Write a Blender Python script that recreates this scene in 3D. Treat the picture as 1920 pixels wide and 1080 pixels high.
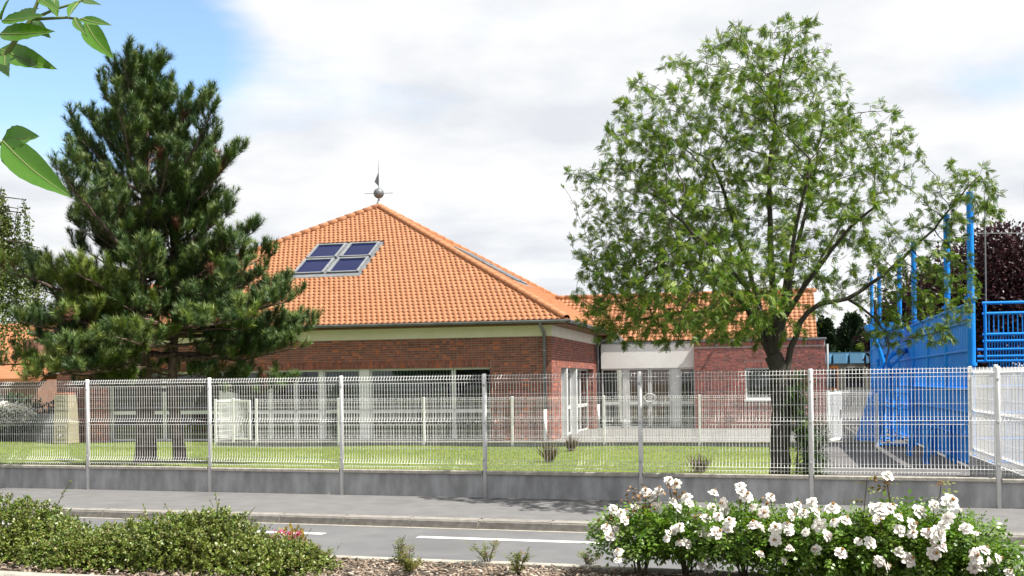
import bpy, math, random
import numpy as np
from mathutils import Vector

# ------------------------------------------------------------------ scene, camera, world, sun
scene = bpy.context.scene
for o in list(bpy.data.objects):
    bpy.data.objects.remove(o)
COL = scene.collection
R = math.radians
random.seed(7)
rng = np.random.default_rng(7)

CAM_H, FPX, HOR, ROLL = 1.84, 2100.0, 717.0, R(0.7)
cam_d = bpy.data.cameras.new('camera')
cam = bpy.data.objects.new('camera', cam_d)
COL.objects.link(cam)
cam_d.sensor_width = 36.0
cam_d.lens = 36.0 * FPX / 1920.0
cam_d.shift_y = (HOR - 540.0) / 1920.0
cam_d.clip_start, cam_d.clip_end = 0.05, 3000.0
cam.location = (0, 0, CAM_H)
cam.rotation_euler = (R(90), 0, 0)
cam.rotation_euler.rotate_axis('Z', -ROLL)
scene.camera = cam

SUN_AZ, SUN_EL = R(-25.0), R(57.5)          # measured from +X towards the camera side
sdir = Vector((math.cos(SUN_EL) * math.cos(SUN_AZ), math.cos(SUN_EL) * math.sin(SUN_AZ), math.sin(SUN_EL)))
sun_d = bpy.data.lights.new('sun', 'SUN')
sun_d.energy, sun_d.angle, sun_d.color = 5.0, R(0.53), (1.0, 0.955, 0.88)
sun = bpy.data.objects.new('sun', sun_d)
COL.objects.link(sun)
sun.rotation_euler = sdir.to_track_quat('Z', 'Y').to_euler()
sun.location = sdir * 60

world = bpy.data.worlds.new('World')
scene.world = world
world.use_nodes = True
wn, wl = world.node_tree.nodes, world.node_tree.links
wn.clear()
w_out = wn.new('ShaderNodeOutputWorld')
w_bg = wn.new('ShaderNodeBackground')
w_bg.inputs['Strength'].default_value = 0.12
w_sky = wn.new('ShaderNodeTexSky')
w_sky.sky_type = 'NISHITA'
w_sky.sun_disc = False
w_sky.sun_elevation = SUN_EL
w_sky.sun_rotation = math.pi / 2 - SUN_AZ
w_sky.air_density, w_sky.dust_density, w_sky.ozone_density = 1.0, 0.6, 1.2
w_tc = wn.new('ShaderNodeTexCoord')
w_sep = wn.new('ShaderNodeSeparateXYZ')
wl.new(w_tc.outputs['Generated'], w_sep.inputs[0])


def wmath(op, a, b=None, clamp=False):
    n = wn.new('ShaderNodeMath')
    n.operation = op
    n.use_clamp = clamp
    for i, v in enumerate((a, b)):
        if v is None:
            continue
        if isinstance(v, (int, float)):
            n.inputs[i].default_value = v
        else:
            wl.new(v, n.inputs[i])
    return n.outputs[0]


zc = wmath('ADD', wmath('MAXIMUM', w_sep.outputs['Z'], 0.0), 0.16)
cmb = wn.new('ShaderNodeCombineXYZ')
wl.new(wmath('DIVIDE', w_sep.outputs['X'], zc), cmb.inputs[0])
wl.new(wmath('DIVIDE', w_sep.outputs['Y'], zc), cmb.inputs[1])
cmap = wn.new('ShaderNodeMapping')
wl.new(cmb.outputs[0], cmap.inputs[0])
cmap.inputs['Location'].default_value = (3.80, 2.05, 0.0)
cn = wn.new('ShaderNodeTexNoise')
cn.inputs['Scale'].default_value = 0.85
cn.inputs['Detail'].default_value = 9.0
cn.inputs['Roughness'].default_value = 0.53
cn.inputs['Distortion'].default_value = 0.25
wl.new(cmap.outputs[0], cn.inputs['Vector'])
cover = wn.new('ShaderNodeMapRange')
cover.interpolation_type = 'SMOOTHSTEP'
cover.inputs['From Min'].default_value = 0.25
cover.inputs['From Max'].default_value = 0.43
w_dot = wn.new('ShaderNodeVectorMath')       # the clear gap in the clouds at the upper left of the picture
w_dot.operation = 'DOT_PRODUCT'
wl.new(w_tc.outputs['Generated'], w_dot.inputs[0])
w_dot.inputs[1].default_value = tuple(Vector((-.39, 1.0, .35)).normalized())
w_gap = wn.new('ShaderNodeMapRange')
w_gap.interpolation_type = 'SMOOTHSTEP'
w_gap.inputs['From Min'].default_value = 0.983
w_gap.inputs['From Max'].default_value = 0.999
w_gap.inputs['To Max'].default_value = 0.16
wl.new(w_dot.outputs['Value'], w_gap.inputs[0])
wl.new(wmath('SUBTRACT', cn.outputs[0], w_gap.outputs[0]), cover.inputs[0])
cn2 = wn.new('ShaderNodeTexNoise')
cn2.inputs['Scale'].default_value = 1.9
cn2.inputs['Detail'].default_value = 7.0
cn2.inputs['Roughness'].default_value = 0.55
wl.new(cmap.outputs[0], cn2.inputs['Vector'])
cr = wn.new('ShaderNodeValToRGB')
cr.color_ramp.elements[0].position = 0.36
cr.color_ramp.elements[0].color = (3.1, 3.22, 3.42, 1)
cr.color_ramp.elements[1].position = 0.60
cr.color_ramp.elements[1].color = (3.98, 4.0, 4.02, 1)
wl.new(cn2.outputs[0], cr.inputs[0])
skymul = wn.new('ShaderNodeMix')
skymul.data_type = 'RGBA'
skymul.blend_type = 'MULTIPLY'
skymul.inputs[0].default_value = 1.0
wl.new(w_sky.outputs[0], skymul.inputs[6])
skymul.inputs[7].default_value = (.90, .95, .97, 1)
wmix = wn.new('ShaderNodeMix')
wmix.data_type = 'RGBA'
wl.new(cover.outputs[0], wmix.inputs[0])
wl.new(skymul.outputs[2], wmix.inputs[6])
wl.new(cr.outputs[0], wmix.inputs[7])
wl.new(wmix.outputs[2], w_bg.inputs['Color'])
wl.new(w_bg.outputs[0], w_out.inputs[0])

scene.view_settings.view_transform = 'Standard'
scene.view_settings.look = 'None'
scene.view_settings.exposure = 1.12
scene.view_settings.gamma = 1.0
scene.view_settings.use_curve_mapping = False
scene.render.engine = 'CYCLES'
scene.cycles.use_denoising = True
scene.cycles.max_bounces = 8
scene.cycles.transparent_max_bounces = 12
scene.cycles.caustics_reflective = False
scene.cycles.caustics_refractive = False


def at(px, py, Y):
    """point at depth Y seen towards a place in the 1920 px picture (used to measure positions)"""
    x, y = px - 960.0, py - HOR
    a = x * math.cos(ROLL) - y * math.sin(ROLL)
    b = x * math.sin(ROLL) + y * math.cos(ROLL)
    return np.array([a / FPX * Y, Y, CAM_H - b / FPX * Y])


def onz(px, py, z):
    d = at(px, py, 1.0) - np.array([0, 0, CAM_H])
    t = (z - CAM_H) / d[2]
    return d * t + np.array([0, 0, CAM_H])


SITE, SITE_R = np.array([1.172, 32.97, 0.0]), R(-13.0)      # building corner; local +x right along the facade, +y into depth
FEN, FEN_R = np.array([-0.45, 17.94, 0.0]), R(-17.72)       # street fence; +x right along the fence, -y towards the street


def frame(org, rz):
    c, s = math.cos(rz), math.sin(rz)

    def f(x, y, z=0.0):
        return np.array([org[0] + c * x - s * y, org[1] + s * x + c * y, org[2] + z])
    return f


SW, FW = frame(SITE, SITE_R), frame(FEN, FEN_R)

# ------------------------------------------------------------------ materials
MATS = {}


def mat(name, c1, c2=None, scale=6.0, rough=0.8, bump=0.0, bscale=None, metal=0.0, spec=0.4, per_piece=0.0, hue2=None, trans=0.0,
        detail=5.0, stain=None, coat=0.0, stretch=None, contrast=(0.35, 0.65), k=0.52):
    sc = lambda c: tuple(v * k for v in c)
    c1 = sc(c1)
    c2 = sc(c2) if c2 else c1
    hue2 = (sc(hue2[0]), hue2[1]) if hue2 else None
    stain = (sc(stain[0]), stain[1], stain[2]) if stain else None
    m = bpy.data.materials.new(name)
    m.use_nodes = True
    nt = m.node_tree
    n, l = nt.nodes, nt.links
    b = n['Principled BSDF']
    b.inputs['Roughness'].default_value = rough
    b.inputs['Metallic'].default_value = metal
    b.inputs['Specular IOR Level'].default_value = spec
    b.inputs['Coat Weight'].default_value = coat
    tc = n.new('ShaderNodeTexCoord')
    vec = tc.outputs['Object']
    if stretch:
        mp = n.new('ShaderNodeMapping')
        mp.inputs['Scale'].default_value = stretch
        l.new(vec, mp.inputs[0])
        vec = mp.outputs[0]
    noise = n.new('ShaderNodeTexNoise')
    noise.inputs['Scale'].default_value = scale
    noise.inputs['Detail'].default_value = detail
    noise.inputs['Roughness'].default_value = 0.6
    l.new(vec, noise.inputs['Vector'])
    ramp = n.new('ShaderNodeValToRGB')
    ramp.color_ramp.elements[0].position = contrast[0]
    ramp.color_ramp.elements[1].position = contrast[1]
    ramp.color_ramp.elements[0].color = (*c1, 1)
    ramp.color_ramp.elements[1].color = (*c2, 1)
    l.new(noise.outputs[0], ramp.inputs[0])
    col = ramp.outputs[0]
    if per_piece or hue2:
        at_ = n.new('ShaderNodeAttribute')
        at_.attribute_name = 'rnd'
        oi = n.new('ShaderNodeObjectInfo')
        ad = n.new('ShaderNodeMath')
        ad.operation = 'ADD'
        l.new(at_.outputs['Fac'], ad.inputs[0])
        l.new(oi.outputs['Random'], ad.inputs[1])
        fr = n.new('ShaderNodeMath')
        fr.operation = 'FRACT'
        l.new(ad.outputs[0], fr.inputs[0])
        if hue2:
            mx = n.new('ShaderNodeMix')
            mx.data_type = 'RGBA'
            pw = n.new('ShaderNodeMath')
            pw.operation = 'POWER'
            pw.inputs[1].default_value = hue2[1]
            l.new(fr.outputs[0], pw.inputs[0])
            l.new(pw.outputs[0], mx.inputs[0])
            l.new(col, mx.inputs[6])
            mx.inputs[7].default_value = (*hue2[0], 1)
            col = mx.outputs[2]
        if per_piece:
            wn_ = n.new('ShaderNodeTexWhiteNoise')
            wn_.noise_dimensions = '1D'
            l.new(fr.outputs[0], wn_.inputs['W'])
            mr = n.new('ShaderNodeMapRange')
            mr.inputs['To Min'].default_value = 1 - per_piece
            mr.inputs['To Max'].default_value = 1 + per_piece
            l.new(wn_.outputs['Value'], mr.inputs[0])
            hs = n.new('ShaderNodeHueSaturation')
            l.new(mr.outputs[0], hs.inputs['Value'])
            l.new(col, hs.inputs['Color'])
            col = hs.outputs[0]
    if stain:
        n2 = n.new('ShaderNodeTexNoise')
        n2.inputs['Scale'].default_value = stain[1]
        n2.inputs['Detail'].default_value = 4
        l.new(vec, n2.inputs['Vector'])
        mr = n.new('ShaderNodeMapRange')
        mr.inputs['From Min'].default_value = stain[2]
        mr.inputs['From Max'].default_value = stain[2] + 0.15
        l.new(n2.outputs[0], mr.inputs[0])
        mx = n.new('ShaderNodeMix')
        mx.data_type = 'RGBA'
        l.new(mr.outputs[0], mx.inputs[0])
        l.new(col, mx.inputs[6])
        mx.inputs[7].default_value = (*stain[0], 1)
        col = mx.outputs[2]
    l.new(col, b.inputs['Base Color'])
    if bump:
        nb = n.new('ShaderNodeTexNoise')
        nb.inputs['Scale'].default_value = bscale or scale * 4
        nb.inputs['Detail'].default_value = 6
        l.new(vec, nb.inputs['Vector'])
        bp = n.new('ShaderNodeBump')
        bp.inputs['Strength'].default_value = bump
        bp.inputs['Distance'].default_value = 0.02
        l.new(nb.outputs[0], bp.inputs['Height'])
        l.new(bp.outputs[0], b.inputs['Normal'])
    if trans:
        tr = n.new('ShaderNodeBsdfTranslucent')
        hs = n.new('ShaderNodeHueSaturation')
        hs.inputs['Saturation'].default_value = 1.1
        hs.inputs['Value'].default_value = 1.5
        l.new(col, hs.inputs['Color'])
        l.new(hs.outputs[0], tr.inputs['Color'])
        ms = n.new('ShaderNodeMixShader')
        ms.inputs[0].default_value = trans
        l.new(b.outputs[0], ms.inputs[1])
        l.new(tr.outputs[0], ms.inputs[2])
        l.new(ms.outputs[0], n['Material Output'].inputs[0])
    MATS[name] = m
    return m


def glass_mat(name, tint, f0):
    m = bpy.data.materials.new(name)
    m.use_nodes = True
    n, l = m.node_tree.nodes, m.node_tree.links
    n.remove(n['Principled BSDF'])
    tr = n.new('ShaderNodeBsdfTransparent')
    tr.inputs[0].default_value = (*tint, 1)
    gl = n.new('ShaderNodeBsdfGlossy')
    gl.inputs['Roughness'].default_value = 0.0
    fr = n.new('ShaderNodeFresnel')
    fr.inputs['IOR'].default_value = f0
    tcx = n.new('ShaderNodeTexCoord')
    nz = n.new('ShaderNodeTexNoise')
    nz.inputs['Scale'].default_value = 0.9
    l.new(tcx.outputs['Object'], nz.inputs['Vector'])
    bp = n.new('ShaderNodeBump')
    bp.inputs['Strength'].default_value = 0.06
    bp.inputs['Distance'].default_value = 0.05
    l.new(nz.outputs[0], bp.inputs['Height'])
    l.new(bp.outputs[0], gl.inputs['Normal'])
    ms = n.new('ShaderNodeMixShader')
    l.new(fr.outputs[0], ms.inputs[0])
    l.new(tr.outputs[0], ms.inputs[1])
    l.new(gl.outputs[0], ms.inputs[2])
    l.new(ms.outputs[0], n['Material Output'].inputs[0])
    MATS[name] = m
    return m


mat('pavement', (.215, .212, .215), (.265, .26, .258), 3.0, .9, .25, 220, stain=((.19, .187, .188), .7, .58))
mat('road', (.195, .197, .205), (.245, .247, .252), 2.0, .88, .3, 260, stain=((.18, .18, .185), .5, .56))
mat('paint', (.66, .66, .64), (.8, .8, .79), 14, .7, .1, k=.75)
mat('kerb', (.34, .31, .275), (.48, .455, .42), 9, .9, .35, 60, per_piece=.12, stain=((.25, .23, .20), 4, .6))
mat('plinth', (.24, .24, .24), (.38, .38, .385), 5, .9, .3, 70, per_piece=.08, stretch=(1, 1, .35), stain=((.225, .225, .225), 2.2, .6), k=1.06)
mat('coping', (.36, .34, .29), (.52, .49, .43), 12, .9, .3, 80, k=.7, per_piece=.08, stain=((.3, .27, .17), 5, .6))
mat('fence_white', (.74, .745, .74), (.82, .82, .81), 8, .45, 0, spec=.5, k=.92)
mat('fence_grey', (.52, .54, .53), (.66, .67, .66), 5, .4, 0, spec=.5)
mat('concrete_pale', (.27, .265, .25), (.35, .34, .325), 3, .9, .2, 90, stain=((.23, .225, .21), 1.2, .58))
mat('yard', (.12, .115, .115), (.165, .16, .158), 3.0, .9, .25, 220, stain=((.10, .098, .098), .7, .58), k=.62)
mat('soil', (.07, .055, .04), (.14, .11, .08), 9, .95, .6, 40)
mat('chip', (.26, .17, .115), (.50, .38, .28), 9, .9, .2, 60, per_piece=.45, hue2=((.68, .6, .5), 2.5))
mat('ground', (.09, .12, .04), (.15, .17, .07), .4, .95)
mat('lawn', (.15, .22, .03), (.225, .28, .045), 1.3, .95, .5, 60, k=.62)
mat('grass', (.17, .27, .03), (.27, .34, .055), 1.6, .7, trans=.25, k=.58, per_piece=.3, hue2=((.36, .36, .14), 3))
mat('dry_grass', (.22, .16, .08), (.36, .28, .15), 20, .8, per_piece=.3)
mat('brick', (.195, .070, .056), (.275, .102, .078), 9, .85, .35, 70, per_piece=.30, hue2=((.50, .14, .06), 6), k=.95)
mat('brick_rough', (.27, .085, .07), (.38, .13, .105), 9, .85, .8, 30, per_piece=.22, hue2=((.16, .07, .065), 3), k=1.0)
mat('mortar', (.38, .35, .31), (.46, .43, .39), 20, .95, .2, k=.95)
mat('cream', (.66, .63, .52), (.72, .69, .58), 1.5, .85, .08, 120, k=1.1)
mat('render', (.60, .585, .56), (.66, .645, .62), 1.8, .9, .25, 130, k=1.22)
mat('tile', (.60, .245, .105), (.70, .305, .14), 3.0, .72, .15, 60, per_piece=.06, stain=((.56, .27, .15), 1.1, .62))
mat('tile_side', (.60, .245, .105), (.70, .305, .14), 3.0, .72, .15, 60, per_piece=.06)
mat('deck', (.20, .075, .035))
mat('zinc', (.24, .26, .28), (.36, .38, .40), 4, .5, .05, metal=.25)
mat('zinc_pale', (.55, .57, .58), (.66, .68, .68), 4, .45, metal=.2)
mat('wood', (.25, .12, .05), (.34, .17, .075), 6, .6, .1, stretch=(1, 8, 8))
mat('frame_white', (.72, .73, .72), (.78, .79, .78), 3, .4, k=.85)
mat('skylight_frame', (.26, .28, .30), (.36, .38, .40), 3, .45)
mat('black', (.015, .015, .016), rough=.6)
mat('interior_wall', (.36, .36, .38), (.42, .42, .44), 2)
mat('interior_floor', (.14, .12, .11), (.18, .16, .15), 3, .5)
mat('curtain', (.42, .52, .48), (.52, .62, .58), 3, .8, k=1)
mat('red', (.5, .03, .03))
mat('yellow', (.75, .52, .02))
mat('mid_blue', (.03, .12, .45))
mat('orange', (.75, .22, .03))
mat('blue', (.012, .27, .90), (.022, .33, .97), 1.2, .55, .04, 20, spec=.12, stain=((.03, .28, .85), 2.0, .66), k=.72)
mat('sky_blue', (.10, .30, .52), (.14, .36, .58), 2, .5)
mat('barrel', (.55, .49, .34), (.62, .56, .40), 3, .6, .1)
mat('terracotta', (.45, .14, .07), (.55, .2, .1), 6, .8)
mat('pine_bark', (.085, .055, .045), (.21, .15, .125), 14, .95, 1.0, 24, stretch=(1, 1, .35), contrast=(.4, .6), k=.8)
mat('bark', (.055, .05, .036), (.115, .105, .075), 10, .9, .8, 30, stretch=(1, 1, .5))
mat('twig', (.06, .045, .032), (.09, .07, .05), 10, .9)
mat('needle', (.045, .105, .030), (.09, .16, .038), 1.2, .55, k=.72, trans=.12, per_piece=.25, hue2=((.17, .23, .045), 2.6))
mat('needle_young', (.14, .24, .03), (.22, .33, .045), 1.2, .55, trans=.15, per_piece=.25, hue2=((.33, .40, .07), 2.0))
mat('needle_dead', (.22, .085, .04), (.30, .13, .07), 4, .8, per_piece=.3)
mat('rowan_leaf', (.07, .175, .018), (.14, .265, .026), .9, .5, spec=.3, trans=.28, k=.6, per_piece=.28, hue2=((.33, .42, .06), 1.9))
mat('rowan_berry', (.16, .085, .05), (.24, .14, .07), 5, .8)
mat('ivy', (.08, .20, .03), (.16, .28, .045), 3, .45, spec=.5, trans=.2, per_piece=.3)
mat('cotoneaster', (.09, .165, .02), (.16, .22, .035), 3, .42, spec=.5, k=.85, trans=.15, per_piece=.4, hue2=((.24, .20, .07), 3))
mat('rose_leaf', (.09, .22, .022), (.18, .32, .035), 7, .40, spec=.4, trans=.28, k=.66, per_piece=.3, hue2=((.24, .34, .07), 2.5))
mat('young_leaf', (.18, .26, .04), (.26, .32, .06), 8, .5, trans=.3, per_piece=.3, hue2=((.34, .17, .07), 3.5))
mat('gold_leaf', (.42, .34, .04), (.55, .44, .08), 8, .5, trans=.3, per_piece=.25)
mat('pink', (.55, .06, .16), (.7, .12, .25), 12, .7, per_piece=.3, k=.8)
mat('petal', (.82, .79, .73), (.86, .84, .80), 9, .6, trans=.22, per_piece=.04, hue2=((.84, .77, .74), 4), k=.86)
mat('stamen', (.5, .26, .04), (.35, .15, .03), 30, .8)
mat('faded', (.36, .19, .07), (.48, .29, .13), 20, .9, per_piece=.35)
mat('rose_stem', (.085, .075, .03), (.14, .11, .05), 12, .7)
mat('elder_leaf', (.09, .27, .02), (.14, .34, .035), 5, .38, .12, 30, spec=.5, trans=.38)
mat('elder_stem', (.20, .27, .06), (.26, .32, .1), 6, .6)
mat('birch_leaf', (.12, .19, .03), (.2, .26, .05), 2, .5, trans=.25, per_piece=.3)
mat('plum_leaf', (.028, .009, .012), (.06, .018, .022), .7, .45, spec=.35, trans=.10, per_piece=.4, hue2=((.13, .04, .045), 4))
mat('cypress', (.016, .05, .015), (.045, .095, .028), .6, .7, per_piece=.4)
mat('hedge', (.03, .08, .02), (.07, .13, .035), 1, .6, per_piece=.4)
mat('far_tile', (.55, .20, .085), (.64, .27, .13), 2, .8, stretch=(1, 1, 14))
mat('far_brick', (.34, .17, .12), (.44, .24, .17), 3, .9)
mat('far_wall', (.52, .50, .44), (.60, .58, .52), 1, .9)
mat('net', (.35, .36, .36))
mat('silver_leaf', (.20, .24, .17), (.30, .34, .25), 9, .7, per_piece=.25)
glass_mat('glass', (.80, .84, .84), 1.55)
mat('roof_glass', (.004, .007, .040), (.007, .011, .05), .6, .09, spec=.06, k=1)
mat('far_glass', (.03, .04, .05), rough=.1)

# ------------------------------------------------------------------ mesh helpers


def put(o, parent=None, label=None, cat=None, group=None, kind=None):
    COL.objects.link(o)
    if parent is not None:
        o.parent = parent
    for k, v in (('label', label), ('category', cat), ('group', group), ('kind', kind)):
        if v:
            o[k] = v
    return o


def empty(name, loc, rz=0.0, **kw):
    o = bpy.data.objects.new(name, None)
    o.empty_display_size = 0.3
    o.location = tuple(loc)
    o.rotation_euler = (0, 0, rz)
    return put(o, **kw)


def mesh_np(name, V, F, m, rnd=None, smooth=False):
    """V (n,3); F list of (k,verts) integer arrays"""
    me = bpy.data.meshes.new(name)
    V = np.ascontiguousarray(V, dtype=np.float32)
    me.vertices.add(len(V))
    me.vertices.foreach_set('co', V.ravel())
    if not isinstance(F, list):
        F = [F]
    F = [np.asarray(f, dtype=np.int32) for f in F if len(f)]
    tot = np.concatenate([np.full(len(f), f.shape[1], np.int32) for f in F])
    idx = np.concatenate([f.ravel() for f in F])
    me.loops.add(len(idx))
    me.loops.foreach_set('vertex_index', idx)
    me.polygons.add(len(tot))
    st = np.zeros(len(tot), np.int32)
    st[1:] = np.cumsum(tot)[:-1]
    me.polygons.foreach_set('loop_start', st)
    if smooth:
        me.polygons.foreach_set('use_smooth', np.ones(len(tot), bool))
    me.update(calc_edges=True)
    if rnd is not None:
        a = me.attributes.new('rnd', 'FLOAT', 'POINT')
        a.data.foreach_set('value', np.ascontiguousarray(rnd, dtype=np.float32))
    me.materials.append(MATS[m])
    return me


def obj(name, me, parent=None, **kw):
    return put(bpy.data.objects.new(name, me), parent, **kw)


class MB:
    """collects pieces of ONE mesh"""

    def __init__(s):
        s.v, s.f, s.r, s.sm = [], [], [], False

    def add(s, V, F, rnd=None):
        b = len(s.v)
        s.v.extend([tuple(float(c) for c in p) for p in V])
        s.f.extend([tuple(int(i) + b for i in f) for f in F])
        r = random.random() if rnd is None else rnd
        s.r.extend([r] * len(V))
        return s

    def box(s, x0, x1, y0, y1, z0, z1, rnd=None, bev=0.0):
        if bev <= 0:
            V = [(x, y, z) for z in (z0, z1) for y in (y0, y1) for x in (x0, x1)]
            F = [(0, 2, 3, 1), (4, 5, 7, 6), (0, 1, 5, 4), (2, 6, 7, 3), (0, 4, 6, 2), (1, 3, 7, 5)]
            return s.add(V, F, rnd)
        b = bev
        V, F = [], []
        for z, i in ((z0, b), (z0 + b, 0), (z1 - b, 0), (z1, b)):
            V += [(x0 + i, y0 + i, z), (x1 - i, y0 + i, z), (x1 - i, y1 - i, z), (x0 + i, y1 - i, z)]
        F.append((3, 2, 1, 0))
        for k in range(3):
            for j in range(4):
                F.append((k * 4 + j, k * 4 + (j + 1) % 4, k * 4 + 4 + (j + 1) % 4, k * 4 + 4 + j))
        F.append((12, 13, 14, 15))
        return s.add(V, F, rnd)

    def tube(s, pts, r, n=6, cap=True, rnd=None):
        pts = [np.array(p, float) for p in pts]
        rr = r if hasattr(r, '__len__') else [r] * len(pts)
        V, F = [], []
        prev = None
        for i, p in enumerate(pts):
            d = pts[min(i + 1, len(pts) - 1)] - pts[max(i - 1, 0)]
            d = d / (np.linalg.norm(d) + 1e-9)
            if prev is None:
                a = np.array([0, 0, 1.0]) if abs(d[2]) < .9 else np.array([1.0, 0, 0])
            else:
                a = prev
            u = a - d * (a @ d)
            u /= np.linalg.norm(u) + 1e-9
            prev = u
            w = np.cross(d, u)
            for k in range(n):
                t = 2 * math.pi * k / n
                V.append(p + rr[i] * (math.cos(t) * u + math.sin(t) * w))
        for i in range(len(pts) - 1):
            for k in range(n):
                F.append((i * n + k, i * n + (k + 1) % n, (i + 1) * n + (k + 1) % n, (i + 1) * n + k))
        if cap:
            F.append(tuple(range(n - 1, -1, -1)))
            F.append(tuple(range((len(pts) - 1) * n, len(pts) * n)))
        return s.add(V, F, rnd)

    def prism(s, poly, axis, a, b, rnd=None):
        """poly of 2D points swept along axis (0,1,2) from a to b"""
        V = []
        for t in (a, b):
            for p, q in poly:
                c = [p, q]
                c.insert(axis, t)
                V.append(tuple(c))
        n = len(poly)
        F = [tuple(range(n - 1, -1, -1)), tuple(range(n, 2 * n))]
        F += [(k, (k + 1) % n, n + (k + 1) % n, n + k) for k in range(n)]
        return s.add(V, F, rnd)

    def lathe(s, prof, n=16, org=(0, 0, 0), rnd=None):
        V, F = [], []
        for r, z in prof:
            for k in range(n):
                t = 2 * math.pi * k / n
                V.append((org[0] + r * math.cos(t), org[1] + r * math.sin(t), org[2] + z))
        for i in range(len(prof) - 1):
            for k in range(n):
                F.append((i * n + k, i * n + (k + 1) % n, (i + 1) * n + (k + 1) % n, (i + 1) * n + k))
        F.append(tuple(range(n - 1, -1, -1)))
        F.append(tuple(range((len(prof) - 1) * n, len(prof) * n)))
        return s.add(V, F, rnd)

    def data(s, name, m, smooth=False):
        me = bpy.data.meshes.new(name)
        me.from_pydata(s.v, [], s.f)
        if smooth:
            me.polygons.foreach_set('use_smooth', [True] * len(me.polygons))
        a = me.attributes.new('rnd', 'FLOAT', 'POINT')
        a.data.foreach_set('value', s.r)
        me.update()
        me.materials.append(MATS[m])
        return me

    def build(s, name, m, parent=None, smooth=False, **kw):
        return obj(name, s.data(name, m, smooth), parent, **kw)


def autosmooth(o, ang=35):
    me = o.data
    me.polygons.foreach_set('use_smooth', [True] * len(me.polygons))
    try:
        me.set_sharp_from_angle(angle=R(ang))
    except Exception:
        pass
    return o


def unit(a):
    return a / (np.linalg.norm(a, axis=-1, keepdims=True) + 1e-9)


def frames(d, up=None, roll=None):
    """(N,3,3) with columns side, dir, normal"""
    d = unit(np.asarray(d, float))
    N = len(d)
    if up is None:
        up = np.tile([0, 0, 1.0], (N, 1)) + rng.normal(0, .35, (N, 3))
    s = np.cross(d, up)
    s = unit(s)
    n = np.cross(s, d)
    if roll is not None:
        c, si = np.cos(roll)[:, None], np.sin(roll)[:, None]
        s, n = s * c + n * si, n * c - s * si
    return np.stack([s, d, n], axis=2)


def stamp(TV, TF, Rm, T, sc):
    """copies of a template: TV (m,3), TF list of (k,n)"""
    N, m = len(T), len(TV)
    sc = np.asarray(sc, float)
    if sc.ndim == 1:
        sc = sc[:, None]
    L = TV[None, :, :] * sc[:, None, :]
    V = np.einsum('nij,nmj->nmi', Rm, L) + np.asarray(T)[:, None, :]
    F = []
    for f in TF:
        f = np.asarray(f)
        F.append((f[None, :, :] + (np.arange(N) * m)[:, None, None]).reshape(-1, f.shape[1]))
    return V.reshape(-1, 3), F, np.repeat(rng.random(N), m)


def stamp_multi(parts):
    """join several (V,F,r)"""
    V, Fd, Rn, b = [], {}, [], 0
    for v, F, r in parts:
        V.append(v)
        Rn.append(r)
        for f in F:
            Fd.setdefault(f.shape[1], []).append(f + b)
        b += len(v)
    return np.concatenate(V), [np.concatenate(x) for x in Fd.values()], np.concatenate(Rn)


def leaf_tpl(w=.5, fold=.12, droop=.0):
    """one leaf of length 1 along +y: two quads folded on the midrib"""
    V = np.array([[0, 0, 0], [w * .5, .38, fold * w], [w * .34, .74, fold * w * .7 - droop * .5], [0, 1, -droop], [-w * .34, .74, fold * w * .7 - droop * .5],
                  [-w * .5, .38, fold * w], [0, .45, -.0]])
    F = [np.array([[0, 1, 2, 6], [6, 2, 3, 4], [0, 6, 4, 5]])]
    return V, F


def diamond_tpl(w=.4):
    return np.array([[0, 0, 0], [w * .5, .45, .02], [0, 1, 0], [-w * .5, .45, .02]]), [np.array([[0, 1, 2, 3]])]


def pinnate_tpl(pairs, ll, lw, arch=.25):
    """compound leaf of length 1 along +y"""
    V, F = [], []

    def leaflet(base, d, n, L):
        d = np.array(d, float)
        d /= np.linalg.norm(d)
        s = np.cross(d, n)
        b = len(V)
        base = np.array(base, float)
        V.extend([base, base + d * L * .45 + s * lw * L * .5 / ll, base + d * L, base + d * L * .45 - s * lw * L * .5 / ll])
        F.append((b, b + 1, b + 2, b + 3))
    for k in range(pairs):
        y = .18 + .74 * k / pairs
        z = -arch * y * y
        L = ll * (1 - .25 * abs(k / pairs - .4))
        for sgn in (-1, 1):
            leaflet((0, y, z), (sgn * .85, .5, -.18), np.array([.1 * sgn, .1, 1.0]), L)
    leaflet((0, .9, -arch * .8), (0, 1, -.35), np.array([0, .2, 1.0]), ll)
    b = len(V)
    V.extend([np.array([-.006, 0, 0]), np.array([.006, 0, 0]), np.array([.004, .92, -arch * .82]), np.array([-.004, .92, -arch * .82])])
    F.append((b, b + 1, b + 2, b + 3))
    return np.array(V), [np.array(F)]


def blob_points(n, c, r, shell=.0, power=.45):
    """random points in an ellipsoid, denser outwards when shell is high"""
    d = unit(rng.normal(0, 1, (n, 3)))
    t = rng.random(n) ** power
    t = shell + (1 - shell) * t
    return np.array(c) + d * t[:, None] * np.array(r), d


def flat(name, poly, z, m, kind=None, parent=None, **kw):
    V = [(p[0], p[1], z) for p in poly]
    b = MB().add(V, [tuple(range(len(V)))])
    return b.build(name, m, parent, kind=kind, **kw)

# ------------------------------------------------------------------ ground, road, pavement, bed
def to_site(p):
    r = np.asarray(p)[..., :2] - SITE[:2]
    c, s = math.cos(SITE_R), math.sin(SITE_R)
    return np.stack([r[..., 0] * c + r[..., 1] * s, -r[..., 0] * s + r[..., 1] * c], -1)


def to_fen(p):
    r = np.asarray(p)[..., :2] - FEN[:2]
    c, s = math.cos(FEN_R), math.sin(FEN_R)
    return np.stack([r[..., 0] * c + r[..., 1] * s, -r[..., 0] * s + r[..., 1] * c], -1)


flat('ground', [(-900, -300), (900, -300), (900, 1500), (-900, 1500)], -.2, 'ground', 'structure')
fen0 = empty  # alias kept short below


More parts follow.
